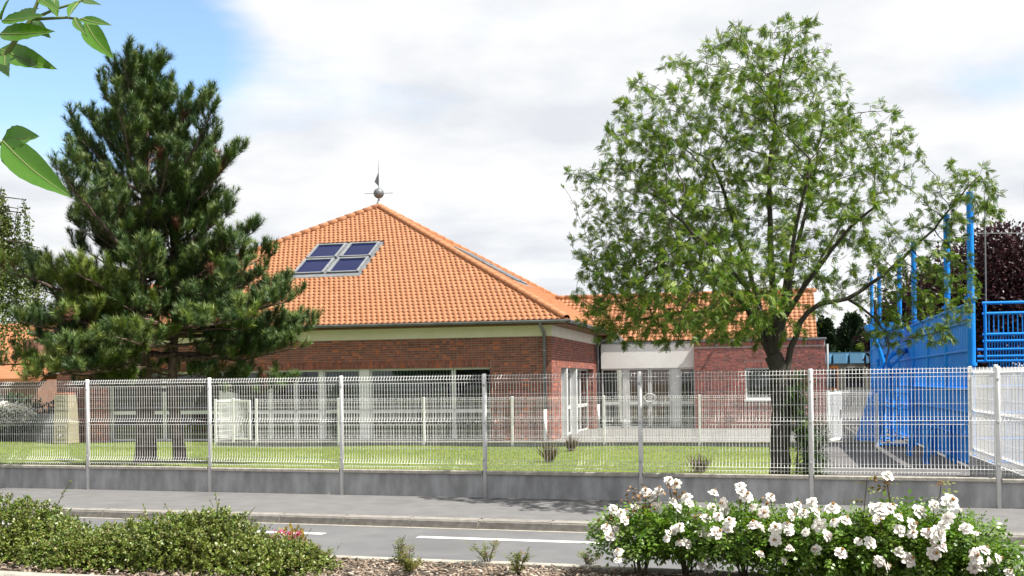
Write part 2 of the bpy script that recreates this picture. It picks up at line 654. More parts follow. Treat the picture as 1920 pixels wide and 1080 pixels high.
def fpoly(x0, x1, y0, y1):
    return [FW(x0, y0), FW(x1, y0), FW(x1, y1), FW(x0, y1)]


road = flat('road', fpoly(-70, 70, -9.6, -2.66), -.13, 'road', 'structure')
for a in [-16.98, -12.65, -8.32, -3.99, .34, 4.67, 9.0, 13.33]:
    flat('lane_marking', fpoly(a, a + 3.0, -3.72, -3.56), -.126, 'paint', parent=road)
pav = MB().add([tuple(FW(x, y, z)) for x, y, z in [(-70, -2.62, 0), (70, -2.62, 0), (70, .12, 0), (-70, .12, 0)]], [(0, 1, 2, 3)]).build('pavement', 'pavement', kind='structure')
kerb = empty('kerb', FEN, FEN_R, kind='structure')
kst = MB()
prof = [(-2.76, -.2), (-2.76, -.035), (-2.745, -.012), (-2.72, -.002), (-2.61, .003), (-2.61, -.2)]
kst.prism(prof, 0, .010, .975, rnd=0)
kd = kst.data('kerb_stone', 'kerb')
for i in range(-19, 19):
    k = obj('kerb_stone', kd, kerb)
    k.location = (i * 1.0 - .13, random.uniform(-.004, .004), random.uniform(-.004, .004))
    k.rotation_euler = (0, 0, random.uniform(-.002, .002))
MB().box(-70, 70, -2.75, -2.60, -.25, -.012).build('kerb_joint', 'coping', kerb)
MB().box(-70, 70, -2.83, -2.755, -.2, -.124).build('gutter_dust', 'coping', kerb)
# planted strip on the near side, held by a low edging above the road
bed = empty('planting_bed', FW(0, -9.5, 0), FEN_R, kind='structure')
MB().box(-40, 40, -.6, .50, -.2, .455).build('bed_soil', 'soil', bed)
e = MB()
e.box(-.002, .992, .50, .58, -.2, .49, bev=.008)
ed = e.data('edging_stone', 'coping')
for i in range(-12, 14):
    k = obj('edging_stone', ed, bed)
    k.location = (i * 1.0, random.uniform(-.003, .003), random.uniform(-.006, .002))
e = MB()
e.box(-.0, .99, -.74, -.60, -.2, .475, bev=.012)
ed = e.data('border_stone', 'coping')
for i in range(-12, 14):
    k = obj('border_stone', ed, bed)
    k.location = (i * 1.0 + .35, 0, random.uniform(-.004, .004))
flat('near_path', fpoly(-60, 60, -40, -10.24), .45, 'concrete_pale', 'structure')
# bark chips
N = 15000
cx = np.stack([rng.uniform(-6.5, 6.5, N), -9.5 + rng.uniform(-.58, .5, N)], 1)
P = np.array([FW(a, b, .46) for a, b in cx])
P[:, 2] += rng.random(N) ** 2 * .035
d = np.stack([rng.normal(0, 1, N), rng.normal(0, 1, N), rng.normal(0, .25, N)], 1)
TV = np.array([[-.5, -.5, 0], [.5, -.45, .1], [.45, .5, .15], [-.4, .5, 0], [-.5, -.5, .3], [.5, -.45, .4], [.45, .5, .42], [-.4, .5, .3]])
TF = [np.array([[4, 5, 6, 7], [0, 1, 5, 4], [2, 3, 7, 6], [1, 2, 6, 5], [3, 0, 4, 7]])]
sc = np.stack([rng.uniform(.006, .018, N), rng.uniform(.015, .055, N), rng.uniform(.006, .015, N)], 1)
V, F, r = stamp(TV, TF, frames(d), P, sc)
obj('bark_chips', mesh_np('bark_chips', V, F, 'chip', r), kind='stuff', label='pale brown bark chips covering the planting bed')

# ---- lawn and yard behind the street fence
def lawn_z(x, y):
    return .07 + .19 * math.exp(-((x + 7.4) ** 2 / 9 + (y - 22.8) ** 2 / 7))


fa, fb = to_site(FW(0, .09)), to_site(FW(1, .09))
fdir = fb - fa


def fence_y(sx):
    return fa[1] + (sx - fa[0]) / fdir[0] * fdir[1]


xs = np.linspace(-45, 7.0, 70)
V, F = [], []
NV = 26
for i, x in enumerate(xs):
    y0 = fence_y(x)
    y1 = -2.16 if x > -9.9 else (-.03 if x > -16.6 else 12.0)
    for j in range(NV):
        y = y0 + (y1 - y0) * j / (NV - 1)
        p = SW(x, y)
        V.append((p[0], p[1], lawn_z(p[0], p[1]) + .02 * math.sin(x * .9 + y * .5)))
for i in range(len(xs) - 1):
    for j in range(NV - 1):
        a = i * NV + j
        F.append((a, a + NV, a + NV + 1, a + 1))
lw = MB().add(V, F).build('lawn', 'lawn', smooth=True, kind='structure')
yard = MB().add([tuple(SW(x, y, .06)) for x, y in [(7.0, fence_y(7.0)), (40, fence_y(40)), (40, 60), (8.3, 60), (8.3, -1.0), (7.0, -1.0)]], [(0, 1, 2, 3, 4, 5)]).build('school_yard', 'yard', kind='structure')
terrace = MB()
terrace.box(-9.8, 8.28, -2.0, 8.75, -.1, .115)
t = empty('terrace', SITE, SITE_R, kind='structure')
terrace.build('terrace_slab', 'concrete_pale', t)
# grass blades
N = 95000
gx = rng.uniform(-19, 6.95, N)
gy = rng.random(N) ** 1.0
ys = fence_y(gx) + (np.where(gx > -9.9, -2.2, -.1) - fence_y(gx)) * gy
c, s = math.cos(SITE_R), math.sin(SITE_R)
wx, wy = SITE[0] + c * gx - s * ys, SITE[1] + s * gx + c * ys
wz = .07 + .19 * np.exp(-((wx + 7.4) ** 2 / 9 + (wy - 22.8) ** 2 / 7)) + .02 * np.sin(gx * .9 + ys * .5) - .003
d = np.stack([rng.normal(0, .45, N), rng.normal(0, .45, N), np.ones(N)], 1)
TV = np.array([[-.5, 0, 0], [.5, 0, 0], [.1, 1, .15]])
sc = np.stack([rng.uniform(.006, .012, N), rng.uniform(.02, .055, N), rng.uniform(.02, .05, N)], 1)
V, F, r = stamp(TV, [np.array([[0, 1, 2]])], frames(d, up=np.stack([rng.normal(0, 1, N), rng.normal(0, 1, N), np.zeros(N)], 1)), np.stack([wx, wy, wz], 1), sc)
obj('grass', mesh_np('grass', V, F, 'grass', r), kind='stuff', label='short mown green grass of the lawn')

# ------------------------------------------------------------------ welded mesh fences
def wire_panel(width, levels, z0, z1, step=.05, r=.0034, fold=.035, extra=()):
    """vertical wires with V folds plus horizontal wires; levels = fold centres"""
    mb = MB()
    prof = [(0, z0)]
    for zc_ in sorted(levels):
        prof += [(0, zc_ - .055), (-fold, zc_), (0, zc_ + .055)]
    prof += [(0, z1)]
    n = int(round(width / step))
    for i in range(n + 1):
        x = i * width / n
        mb.tube([(x, y, z) for y, z in prof], r, 4, cap=False, rnd=0)
    hz = list(extra)
    for zc_ in levels:
        hz += [zc_ - .055, zc_ + .055]
    for z in hz:
        mb.tube([(0, .006, z), (width, .006, z)], r * .9, 4, cap=False, rnd=0)
    for z in levels:
        mb.tube([(0, -fold - .006, z), (width, -fold - .006, z)], r * .9, 4, cap=False, rnd=0)
    return mb


ff = empty('street_fence', FEN, FEN_R, label='long white wire mesh fence on a low concrete wall beside the pavement', cat='fence')
PW = 2.53
pan = wire_panel(PW - .07, (1.90, 1.22, .535), .45, 1.975, extra=(1.66, 1.46, 1.0, .78)).data('mesh_panel', 'fence_white')
pst = MB().tube([(0, 0, -.1), (0, 0, 1.955), (0, 0, 1.985)], [.034, .034, .03], 14).data('post', 'fence_white')
autosm = pst.polygons.foreach_set('use_smooth', [len(p.vertices) == 4 for p in pst.polygons])
clp = MB().box(-.018, .018, -.045, -.02, -.02, .02, bev=.004).data('clip', 'fence_grey')
pln = MB().box(.036, PW - .036, .0, .05, -.15, .375).data('plinth_panel', 'plinth')
cpg = MB()
cpg.prism([(-.042, .375), (.09, .375), (.09, .418), (.07, .43), (-.028, .43), (-.042, .418)], 0, .04, PW - .04)
cpg = cpg.data('coping_slab', 'coping')
for n in range(-6, 4):
    p = obj('post', pst, ff)
    p.location = (n * PW, 0, 0)
    p.rotation_euler = (random.uniform(-.004, .004), random.uniform(-.006, .006), random.uniform(0, 3))
    for zc_ in (.6, 1.2, 1.8):
        k = obj('clip', clp, p)
        k.location = (0, .005, zc_)
        k.rotation_euler = (0, 0, -p.rotation_euler[2])
    if n < 3:
        o = obj('mesh_panel', pan, ff)
        o.location = (n * PW + .035, .02, random.uniform(-.006, .006))
        o.rotation_euler = (random.uniform(-.006, .006), 0, 0)
        o = obj('plinth_panel', pln, ff)
        o.location = (n * PW, random.uniform(-.004, .004), 0)
        o = obj('coping_slab', cpg, ff)
        o.location = (n * PW, random.uniform(-.004, .004), random.uniform(-.006, .006))
x3 = 3 * PW
p = obj('post', pst, ff)
p.location = (x3 + .40, 0, 0)
o = obj('mesh_panel', wire_panel(.33, (1.90, 1.22, .535), .45, 1.975, extra=(1.66, 1.46, 1.0, .78)).data('mesh_panel', 'fence_white'), ff)
o.location = (x3 + .035, .02, 0)
MB().box(x3 + .036, x3 + .37, 0, .05, -.15, .36).build('plinth_panel', 'plinth', ff)
MB().prism([(-.042, .36), (.09, .36), (.09, .40), (.07, .412), (-.028, .412), (-.042, .40)], 0, x3 + .04, x3 + .36).build('coping_slab', 'coping', ff)

# fence returning from the street corner towards the sports court
cs = to_site(FW(x3 + .40, 0))
sf = empty('court_side_fence', SW(cs[0], cs[1]), SITE_R + R(90), label='white wire mesh fence running back from the street corner to the sports court', cat='fence')
CSP = 2.36
pan2 = wire_panel(CSP - .07, (1.90, 1.22, .535), .45, 1.975, extra=(1.66, 1.46, 1.0, .78)).data('mesh_panel', 'fence_white')
for n in range(2):
    o = obj('mesh_panel', pan2, sf)
    o.location = (n * CSP + .035, -.02, 0)
    o = MB().box(.036, CSP - .036, -.03, .03, -.15, .43).build('plinth_panel', 'plinth', sf)
    o.location = (n * CSP, 0, 0)
    p = obj('post', MB().box(-.03, .03, -.03, .03, -.1, 2.03, bev=.006).data('post', 'fence_white'), sf)
    p.location = ((n + 1) * CSP, 0, 0)

# low fence between lawn and terrace
IW = 2.57
lf = empty('terrace_fence', SW(0, -2.03), SITE_R, label='low white wire mesh fence between the lawn and the terrace', cat='fence')
ipan = wire_panel(IW - .06, (1.37, .83, .31), .215, 1.425, extra=(1.2, 1.02, .66, .49), r=.0030, fold=.03).data('mesh_panel', 'fence_white')
ipst = MB().box(-.03, .03, -.03, .03, -.1, 1.45, bev=.008).data('post', 'fence_white')
ipl = MB().box(.033, IW - .033, -.02, .02, -.1, .155).data('plinth_panel', 'plinth')
icp = MB().box(.036, IW - .036, -.05, .06, .155, .195, bev=.008).data('coping_slab', 'coping')
posts_x = [-.733 + IW * k for k in range(-3, 4)]
for i, x in enumerate(posts_x):
    p = obj('post', ipst, lf)
    p.location = (x, 0, 0)
    if i < 6:
        for me, nm in ((ipan, 'mesh_panel'), (ipl, 'plinth_panel'), (icp, 'coping_slab')):
            o = obj(nm, me, lf)
            o.location = (x + (.03 if nm == 'mesh_panel' else 0), .01 if nm == 'mesh_panel' else 0, 0)
xl = posts_x[0]
p = obj('post', ipst, lf)
p.location = (-9.75, 0, 0)
o = wire_panel(.48, (1.37, .83, .31), .215, 1.425, extra=(1.2, 1.02, .66, .49), r=.0036, fold=.03).build('mesh_panel', 'fence_white', lf)
o.location = (-9.72, .01, 0)
o = wire_panel(1.95, (1.37, .83, .31), .215, 1.425, extra=(1.2, 1.02, .66, .49), r=.0036, fold=.03).build('mesh_panel', 'fence_white', lf)
o.location = (-9.75, .03, 0)
o.rotation_euler = (0, 0, R(90))
MB().box(-9.72, xl - .03, -.02, .02, -.1, .155).build('plinth_panel', 'plinth', lf)
MB().box(-9.72, xl - .03, -.05, .06, .155, .195, bev=.008).build('coping_slab', 'coping', lf)
# piece of the same fence on the yard side
p = obj('post', ipst, lf)
p.location = (8.95, .05, 0)
o = obj('mesh_panel', ipan, lf)
o.location = (8.95 - IW + .15, .05, .05)
o.scale = (.93, 1, 1)
MB().box(7.2, 8.9, .02, .08, .0, .16).build('plinth_panel', 'plinth', lf)
MB().box(7.2, 8.9, -.01, .12, .16, .2, bev=.008).build('coping_slab', 'coping', lf)


def bar_gate(name, loc, rz, w, h, label):
    g = empty(name, loc, rz, label=label, cat='gate')
    f = MB()
    f.box(0, .07, -.035, .035, .05, h + .05, bev=.006)
    f.box(w - .05, w, -.025, .025, .12, h, bev=.005)
    f.box(.07, w - .05, -.02, .02, h - .06, h, bev=.004)
    f.box(.07, w - .05, -.02, .02, .12, .18, bev=.004)
    f.build('gate_frame', 'fence_white', g)
    n = int((w - .12) / .075)
    bd = MB().box(-.011, .011, -.011, .011, .18, h - .06).data('bar', 'fence_white')
    for i in range(n):
        b = obj('bar', bd, g)
        b.location = (.07 + (i + .6) * (w - .12) / n, 0, 0)
    MB().box(w - .09, w - .01, -.05, .05, .75, .95, bev=.008).build('lock', 'fence_grey', g)
    return g


bar_gate('bar_gate', SW(-9.22, -2.03, .12), SITE_R - R(6), .62, 1.30, 'white barred gate at the pine end of the low terrace fence')
bar_gate('bar_gate', SW(7.72, -1.85, .06), SITE_R + R(68), 1.05, 1.42, 'white barred gate standing open by the rough brick wing')
# fence farther back on the yard
bf = empty('yard_fence', SW(8.4, 6.2, .06), SITE_R, label='white wire mesh fence across the yard behind the brick wing', cat='fence')
o = wire_panel(1.5, (1.30, .8, .3), .3, 1.40, extra=(1.1, .95, .6, .45), r=.005).build('mesh_panel', 'fence_white', bf)
for x in (-.03, 1.53):
    MB().box(x - .03, x + .03, -.03, .03, 0, 1.43, bev=.006).build('post', 'fence_white', bf)
MB().box(0, 1.5, -.05, .05, .18, .24).build('coping_slab', 'coping', bf)

# ------------------------------------------------------------------ main building
def brick_rects(x0, x1, z0, z1, holes=(), course=.0695, L=.222, H=.112, joint=.013):
    out = []
    n = int(math.floor((z1 - z0) / course + .01))
    for k in range(n):
        za, zb = z0 + k * course + joint * .5, z0 + (k + 1) * course - joint * .5
        sp = [(x0, x1)]
        for hx0, hx1, hz0, hz1 in holes:
            if hz0 < (za + zb) / 2 < hz1:
                new = []
                for a, b in sp:
                    if hx1 <= a or hx0 >= b:
                        new.append((a, b))
                    else:
                        if hx0 - a > .02:
                            new.append((a, hx0))
                        if b - hx1 > .02:
                            new.append((hx1, b))
                sp = new
        step = H if k % 2 else L
        for a, b in sp:
            x = math.floor(a / step) * step + (step * .25 if k % 2 else .0)
            if x > a:
                x -= step
            while x < b - .012:
                xa, xb = max(x + joint * .5, a), min(x + step - joint * .5, b)
                if xb - xa > .02:
                    out.append((xa, xb, za, zb))
                x += step
    return out


UNIT = {}


def unit_brick(m):
    if m not in UNIT:
        UNIT[m] = MB().box(0, 1, -.006, .02, 0, 1, rnd=0).data('brick', m)
    return UNIT[m]


def lay(parent, rects, m, place, keep, proud=.006, jit=.0):
    """first `keep` rects as single bricks, the rest joined; place(x,y,z)->local"""
    for xa, xb, za, zb in rects[:keep]:
        o = obj('brick', unit_brick(m), parent)
        o.location = (xa, random.uniform(-jit, jit), za)
        o.scale = (xb - xa, 1, zb - za)
    mb = MB()
    for xa, xb, za, zb in rects[keep:]:
        j = random.uniform(-jit, jit)
        if place == 'front':
            mb.box(xa, xb, -proud + j, .02, za, zb)
        else:
            mb.box(-.02, proud + j, xa, xb, za, zb)
    if mb.v:
        mb.build('brickwork', m, parent, kind='stuff')


MBW = 16.5
main = empty('school_building', SITE, SITE_R, label='brick school hall with a pyramid roof of orange tiles', cat='building')
core = MB()
core.box(-16.5, -14.6, .006, .30, -.05, 3.2)
core.box(-14.6, -1.84, .006, .30, 2.30, 3.2)
core.box(-1.84, -.006, .006, .30, -.05, 3.2)
core.box(-.30, -.006, .30, 1.48, -.05, 3.2)
core.box(-.30, -.006, 1.48, 7.98, 2.28, 3.2)
core.box(-.30, -.006, 7.98, 16.5, -.05, 3.2)
core.box(-16.5, -16.2, .30, 16.5, -.05, 3.2)
core.box(-16.2, -.30, 16.2, 16.5, -.05, 3.2)
wall = core.build('wall', 'mortar', main)
rects = brick_rects(-16.5, 0, .06, 3.195, holes=[(-14.6, -1.84, -1, 2.525)])
rects = sorted(rects, key=lambda q: (-(q[2] > 1.85), -q[0]))
lay(wall, rects, 'brick', 'front', 230, jit=.0012)
sold = MB()
i = 0
x = -14.6
while x < -1.86:
    if i % 2:
        sold.box(x + .005, x + .065, -.007, .02, 2.305, 2.405)
        sold.box(x + .005, x + .065, -.007, .02, 2.415, 2.515)
    else:
        sold.box(x + .005, x + .065, -.007, .02, 2.305, 2.515)
    x += .07
    i += 1
sold.build('soldier_course', 'brick', wall, kind='stuff')
sr_ = brick_rects(0, 8.6, .06, 3.195, holes=[(1.48, 7.98, -1, 2.28)])
lay(wall, sr_, 'brick', 'side', 0, jit=.001)
# jamb and soffit faces of the openings are brick too
jb = MB()
for z in np.arange(.06, 2.25, .0695):
    jb.box(-.30, -.004, 7.972, 8.0, z + .005, z + .0645)
    jb.box(-1.862, -1.832, -.002, .24, z + .005, z + .0645)
    jb.box(-.28, -.004, 1.46, 1.488, z + .005, z + .0645)
jb.build('jamb_brickwork', 'brick', wall, kind='stuff')
band = MB()
band.box(-16.52, .012, -.012, .29, 3.2, 3.58)
band.box(-.29, .012, .29, 16.5, 3.2, 3.58)
band.box(-16.51, -16.2, .29, 16.5, 3.2, 3.58)
band.build('frieze', 'cream', main)
fl = MB()
fl.box(-16.19, -.31, .31, 16.19, .0, .105)
fl.build('floor', 'interior_floor', main)
it = MB()
it.box(-16.19, -.31, 5.8, 5.9, .106, 2.75)
it.box(-9.6, -9.5, .9, 5.8, .106, 2.75)
it.build('partition', 'interior_wall', main)
MB().box(-16.19, -.31, .31, 16.19, 2.76, 2.80).build('ceiling_panel', 'interior_wall', main)


def glazing(par, bays, z0, z1, tz, axis, off, fw=.055, depth=.07):
    """bays = list of (a,b); one window mesh with its pane for each bay"""
    for a, b in bays:
        fr, pn = MB(), MB()

        def bx(mb, p, q, r0, r1, d0, d1):
            if axis == 'x':
                mb.box(p, q, off + d0, off + d1, r0, r1)
            else:
                mb.box(off - d1, off - d0, p, q, r0, r1)
        bx(fr, a, a + fw, z0, z1, 0, depth)
        bx(fr, b - fw, b, z0, z1, 0, depth)
        bx(fr, a + fw, b - fw, z1 - fw, z1, 0, depth)
        bx(fr, a + fw, b - fw, z0, z0 + fw, 0, depth)
        if tz:
            bx(fr, a + fw, b - fw, tz - .055, tz + .055, 0, depth)
        w_ = fr.build('window', 'frame_white', par)
        for r0, r1 in ([(z0 + fw, tz - .055), (tz + .055, z1 - fw)] if tz else [(z0 + fw, z1 - fw)]):
            pn = MB()
            bx(pn, a + fw, b - fw, r0, r1, depth * .45, depth * .45 + .008)
            pn.build('pane', 'glass', w_)


glazing(main, [(-14.6, -12.72), (-12.70, -10.72), (-10.20, -9.04), (-9.02, -8.18), (-8.16, -7.36), (-7.24, -6.02), (-5.70, -3.06), (-3.04, -1.84)], .105, 2.298, 1.005, 'x', .17)
cols = MB()
cols.box(-10.72, -10.20, .06, .28, .105, 2.299)
cols.build('column', 'frame_white', main)
MB().box(-6.02, -5.70, .06, .28, .105, 2.299).build('column', 'frame_white', main)
MB().box(-7.36, -7.24, .12, .28, .105, 2.299).build('column', 'frame_white', main)
glazing(main, [(1.49, 2.58), (2.75, 4.38), (4.55, 6.3), (6.32, 7.96)], .105, 2.278, 1.0, 'y', -.21)
for y in (2.58, 4.38):
    MB().box(-.29, -.015, y, y + .17, .105, 2.279).build('column', 'frame_white', main)
for y in (3.0, 4.7):
    MB().tube([(-.20, y, .95), (-.16, y, .95), (-.16, y, 1.25), (-.20, y, 1.25)], .012, 6).build('door_handle', 'frame_white', main)
# blinds
bl = MB()
for x in np.arange(-5.62, -3.1, .105):
    bl.box(x, x + .035, .265, .28, 1.06, 2.29)
bl.build('blind', 'curtain', main)
bl = MB()
for x in np.arange(-7.2, -6.05, .105):
    bl.box(x, x + .035, .265, .28, 1.3, 2.29)
bl.build('blind', 'curtain', main)

# ---- roof
OV, ZE, ZA = .55, 3.65, 8.62
AX, AY = -8.25, 8.25
HALF = 8.8
ALP = math.atan2(ZA - ZE, HALF)
SL = math.hypot(HALF, ZA - ZE)
rf = MB()
e0, e1 = -16.5 - OV, OV
f0, f1 = -OV, 16.5 + OV
zb = ZE - .05
rf.add([(e0, f0, zb), (e1, f0, zb), (e1, f1, zb), (e0, f1, zb), (AX, AY, ZA - .05), (e0, f0, zb - .06), (e1, f0, zb - .06), (e1, f1, zb - .06), (e0, f1, zb - .06)],
       [(0, 1, 4), (1, 2, 4), (2, 3, 4), (3, 0, 4), (0, 5, 6, 1), (1, 6, 7, 2), (2, 7, 8, 3), (3, 8, 5, 0)])
roof = rf.build('roof', 'deck', main)
so = MB()
for yy in np.arange(f0 + .01, -.015, .105):
    so.box(e0 + .01, e1 - .01, yy, yy + .10, zb - .085, zb - .063)
for xx in np.arange(.02, e1 - .02, .105):
    so.box(xx, min(xx + .10, e1 - .01), -.01, f1, zb - .085, zb - .063)
so.build('soffit', 'wood', main)


def tile_tpl():
    n = 7
    V, F = [], []
    for y, z, k in ((-.02, .004, 0), (-.02, .030, 1), (.265, .0, 2)):
        for i in range(n):
            x = -.5 + i / (n - 1)
            V.append((x * .177, y - (.022 * math.cos(2 * math.pi * x) if k < 2 else 0), z + .022 * (.5 + .5 * math.cos(2 * math.pi * x + .5))))
    for j in range(2):
        for i in range(n - 1):
            F.append((j * n + i, j * n + i + 1, (j + 1) * n + i + 1, (j + 1) * n + i))
    return np.array(V), np.array(F)


TV_T, TF_T = tile_tpl()
PX, PY = .172, .245


def tile_cells(width_at, vmax, holes=(), stagger=True):
    cells = []
    k = 0
    while k * PY < vmax - .1:
        v = k * PY
        a, b = width_at(v)
        off = (PX / 2 if (k % 2 and stagger) else 0)
        i = math.ceil((a - off) / PX)
        while i * PX + off < b + .05:
            x = i * PX + off
            i += 1
            if any(h0 < x < h1 and g0 < v + .08 < g1 for h0, h1, g0, g1 in holes):
                continue
            cells.append((x, v))
        k += 1
    return cells


def tile_mesh(cells, width_at, name, to3, m, parent):
    C_ = np.array(cells)
    N = len(C_)
    T = np.zeros((N, 3))
    T[:, 0], T[:, 1] = C_[:, 0], C_[:, 1]
    T[:, 2] = rng.uniform(-.003, .003, N)
    Rm = np.tile(np.eye(3), (N, 1, 1))
    th = rng.normal(0, .012, N)
    Rm[:, 0, 0] = np.cos(th); Rm[:, 0, 1] = -np.sin(th); Rm[:, 1, 0] = np.sin(th); Rm[:, 1, 1] = np.cos(th)
    V, F, r = stamp(TV_T, [TF_T], Rm, T, np.ones(N))
    lo, hi = width_at(np.clip(V[:, 1], 0, None))
    V[:, 0] = np.minimum(np.maximum(V[:, 0], lo), hi)
    o = obj(name, mesh_np(name, to3(V), F, m, r, smooth=False), parent, kind='stuff')
    return o


ca, sa = math.cos(ALP), math.sin(ALP)
wf = lambda v: (e0 + v * HALF / SL, e1 - v * HALF / SL)
SK = (-9.45, -6.95, 3.72, 6.46)
cells = tile_cells(wf, SL, [SK])
cells.sort(key=lambda q: (q[1] > 3.2, -(q[0] - q[1] * .0) if q[1] <= 3.2 else 0))
front3 = lambda V: np.stack([V[:, 0], f0 + V[:, 1] * ca - V[:, 2] * sa, ZE + V[:, 1] * sa + V[:, 2] * ca], 1)
safe = [q for q in cells if wf(q[1])[1] - .1 > q[0] > -6 and q[1] < 2.0]
single = safe[:300]
ss = set(single)
td = mesh_np('tile', TV_T, TF_T, 'tile', np.zeros(len(TV_T)))
for x, v in single:
    o = obj('tile', td, roof)
    o.location = (x, f0 + v * ca, ZE + v * sa)
    o.rotation_euler = (ALP, 0, 0)
tile_mesh([q for q in cells if q not in ss], wf, 'tile_field', front3, 'tile', roof)
wr = lambda v: (f0 + v * HALF / SL, f1 - v * HALF / SL)
SKR = (7.0, 9.5, 3.72, 6.46)
cells = tile_cells(wr, SL, [SKR])
right3 = lambda V: np.stack([e1 - V[:, 1] * ca + V[:, 2] * sa, V[:, 0], ZE + V[:, 1] * sa + V[:, 2] * ca], 1)
tile_mesh(cells, wr, 'tile_field', right3, 'tile_side', roof)
# hip tiles
hip = MB()
n_ = 9
V, F = [], []
for y, r in ((-.03, .135), (.39, .115)):
    for i in range(n_):
        t = math.pi * (i / (n_ - 1)) * 1.15 - .075 * math.pi
        V.append((r * math.cos(t), y, r * math.sin(t) * .95))
for y, r in ((-.03, .115),):
    for i in range(n_):
        t = math.pi * (i / (n_ - 1)) * 1.15 - .075 * math.pi
        V.append((r * math.cos(t), y, r * math.sin(t) * .95))
for i in range(n_ - 1):
    F.append((i, i + 1, n_ + i + 1, n_ + i))
    F.append((2 * n_ + i, 2 * n_ + i + 1, i + 1, i))
hip.add(V, F, 0)
hd = hip.data('hip_tile', 'tile', smooth=True)
apex = np.array([AX, AY, ZA + .02])
for cx_, cy_ in ((e1, f0), (e0, f0), (e1, f1)):
    a = np.array([cx_, cy_, ZE + .02])
    dv = apex - a
    Lh = np.linalg.norm(dv)
    q = Vector(dv).to_track_quat('Y', 'Z').to_euler()
    k = 0
    while k * .385 < Lh - .2:
        o = obj('hip_tile', hd, roof)
        o.location = tuple(a + dv / Lh * (k * .385 + .02) + np.array([0, 0, .0]))
        o.rotation_euler = q
        k += 1
# snow hooks on the front slope
hk = MB().tube([(0, .02, .03), (0, -.03, .05), (0, -.06, .05), (0, -.06, .11)], .012, 5).data('roof_hook', 'zinc_pale')
for x, v in ((-7.6, 8.9), (-5.9, 6.1), (-3.9, 5.0), (-1.95, 2.1)):
    o = obj('roof_hook', hk, roof)
    o.location = (x, f0 + v * ca - .05 * sa, ZE + v * sa + .05 * ca)
    o.rotation_euler = (ALP, 0, 0)


def skylights(rot_z, cx_, cy_):
    """2 x 2 roof windows laid on a slope; local x along eave, y up the slope"""
    for i in range(2):
        for j in range(2):
            a, b = SK[0] + .05 + i * 1.24, SK[0] + .05 + i * 1.24 + 1.12
            g, h = SK[2] + .12 + j * 1.32, SK[2] + .12 + j * 1.32 + 1.2
            fr = MB()
            fr.box(a, a + .085, g, h, -.02, .10, bev=.01)
            fr.box(b - .085, b, g, h, -.02, .10, bev=.01)
            fr.box(a + .085, b - .085, h - .085, h, -.02, .095, bev=.01)
            fr.box(a + .085, b - .085, g, g + .07, -.02, .085, bev=.01)
            yield fr, MB().box(a + .085, b - .085, g + .07, h - .085, .03, .045), MB().box(a - .03, b + .03, g - .055, g + .0, .0, .06, bev=.01)


def on_slope(side):
    M = []
    for fr, pn, bar in skylights(0, 0, 0):
        for mb in (fr, pn, bar):
            V = np.array(mb.v)
            if side == 'f':
                V = front3(V)
            else:
                V[:, 0] = V[:, 0] - SK[0] + SKR[0]
                V = right3(V)
            mb.v = [tuple(p) for p in V]
        s_ = fr.build('skylight', 'skylight_frame', roof)
        if True:
            pn.build('pane', 'roof_glass', roof)
            bar.build('skylight_seal', 'black', roof)
    fb_ = MB().box(SK[0] - .03, SK[1] + .03, SK[2] - .1, SK[3] + .05, -.02, .012)
    fb_.box(SK[0] - .05, SK[1] + .05, SK[2] - .18, SK[2] + .08, .03, .042)
    V = np.array(fb_.v)
    if side == 'f':
        V = front3(V)
    else:
        V[:, 0] = V[:, 0] - SK[0] + SKR[0]
        V = right3(V)
    fb_.v = [tuple(p) for p in V]
    fb_.build('flashing', 'zinc', roof)


on_slope('f')
on_slope('r')
# gutters and downpipes
def half_pipe(p0, p1, r, m, parent, n=8):
    p0, p1 = np.array(p0, float), np.array(p1, float)
    d = unit(p1 - p0)
    s = np.cross(d, [0, 0, 1.0])
    V, F = [], []
    for p in (p0, p1):
        for rr in (r, r - .008):
            for i in range(n + 1):
                t = math.pi + math.pi * i / n
                V.append(p + s * rr * math.cos(t) + np.array([0, 0, rr * math.sin(t)]))
    m1 = n + 1
    for i in range(n):
        F.append((i, i + 1, 2 * m1 + i + 1, 2 * m1 + i))
        F.append((m1 + i, 3 * m1 + i, 3 * m1 + i + 1, m1 + i + 1))
    F.append((0, 2 * m1, 3 * m1, m1))
    F.append((n, m1 + n, 3 * m1 + n, 2 * m1 + n))
    return MB().add(V, F).build('gutter', m, parent, smooth=True)


g1 = half_pipe((e0 - .02, f0 - .075, ZE - .005), (e1 + .16, f0 - .075, ZE - .02), .085, 'zinc', roof)
g2 = half_pipe((e1 + .075, f0 - .17, ZE - .022), (e1 + .075, f1, ZE - .005), .085, 'zinc', roof)
br = MB()
for y in np.arange(f0 + .2, f1, .5):
    br.box(e1 - .03, e1 + .165, y, y + .03, ZE - .10, ZE - .085)
br.build('gutter_bracket', 'zinc', roof)
dp = MB()
dp.tube([(-.20, f0 - .075, ZE - .05), (-.20, f0 - .06, ZE - .16), (-.20, -.16, ZE - .33), (-.20, -.07, ZE - .43), (-.20, -.065, 1.0)], .05, 12)
dp.build('downpipe', 'zinc', main, smooth=True)
MB().tube([(-.20, -.065, 1.0), (-.20, -.065, 1.03), (-.20, -.065, .1)], [.052, .06, .06], 12).build('downpipe_foot', 'frame_white', main, smooth=True)
clips = MB()
for z in (1.95, 2.75):
    clips.tube([(-.20, -.065, z), (-.20, -.065, z + .03)], .058, 12)
clips.build('pipe_clip', 'zinc_pale', main)
dp = MB()
dp.tube([(e1 + .075, 8.3, ZE - .05), (e1 + .02, 8.3, ZE - .2), (.22, 8.3, ZE - .36), (.11, 8.3, ZE - .5), (.11, 8.3, 1.0)], .05, 12)
dp.build('downpipe', 'zinc', main, smooth=True)
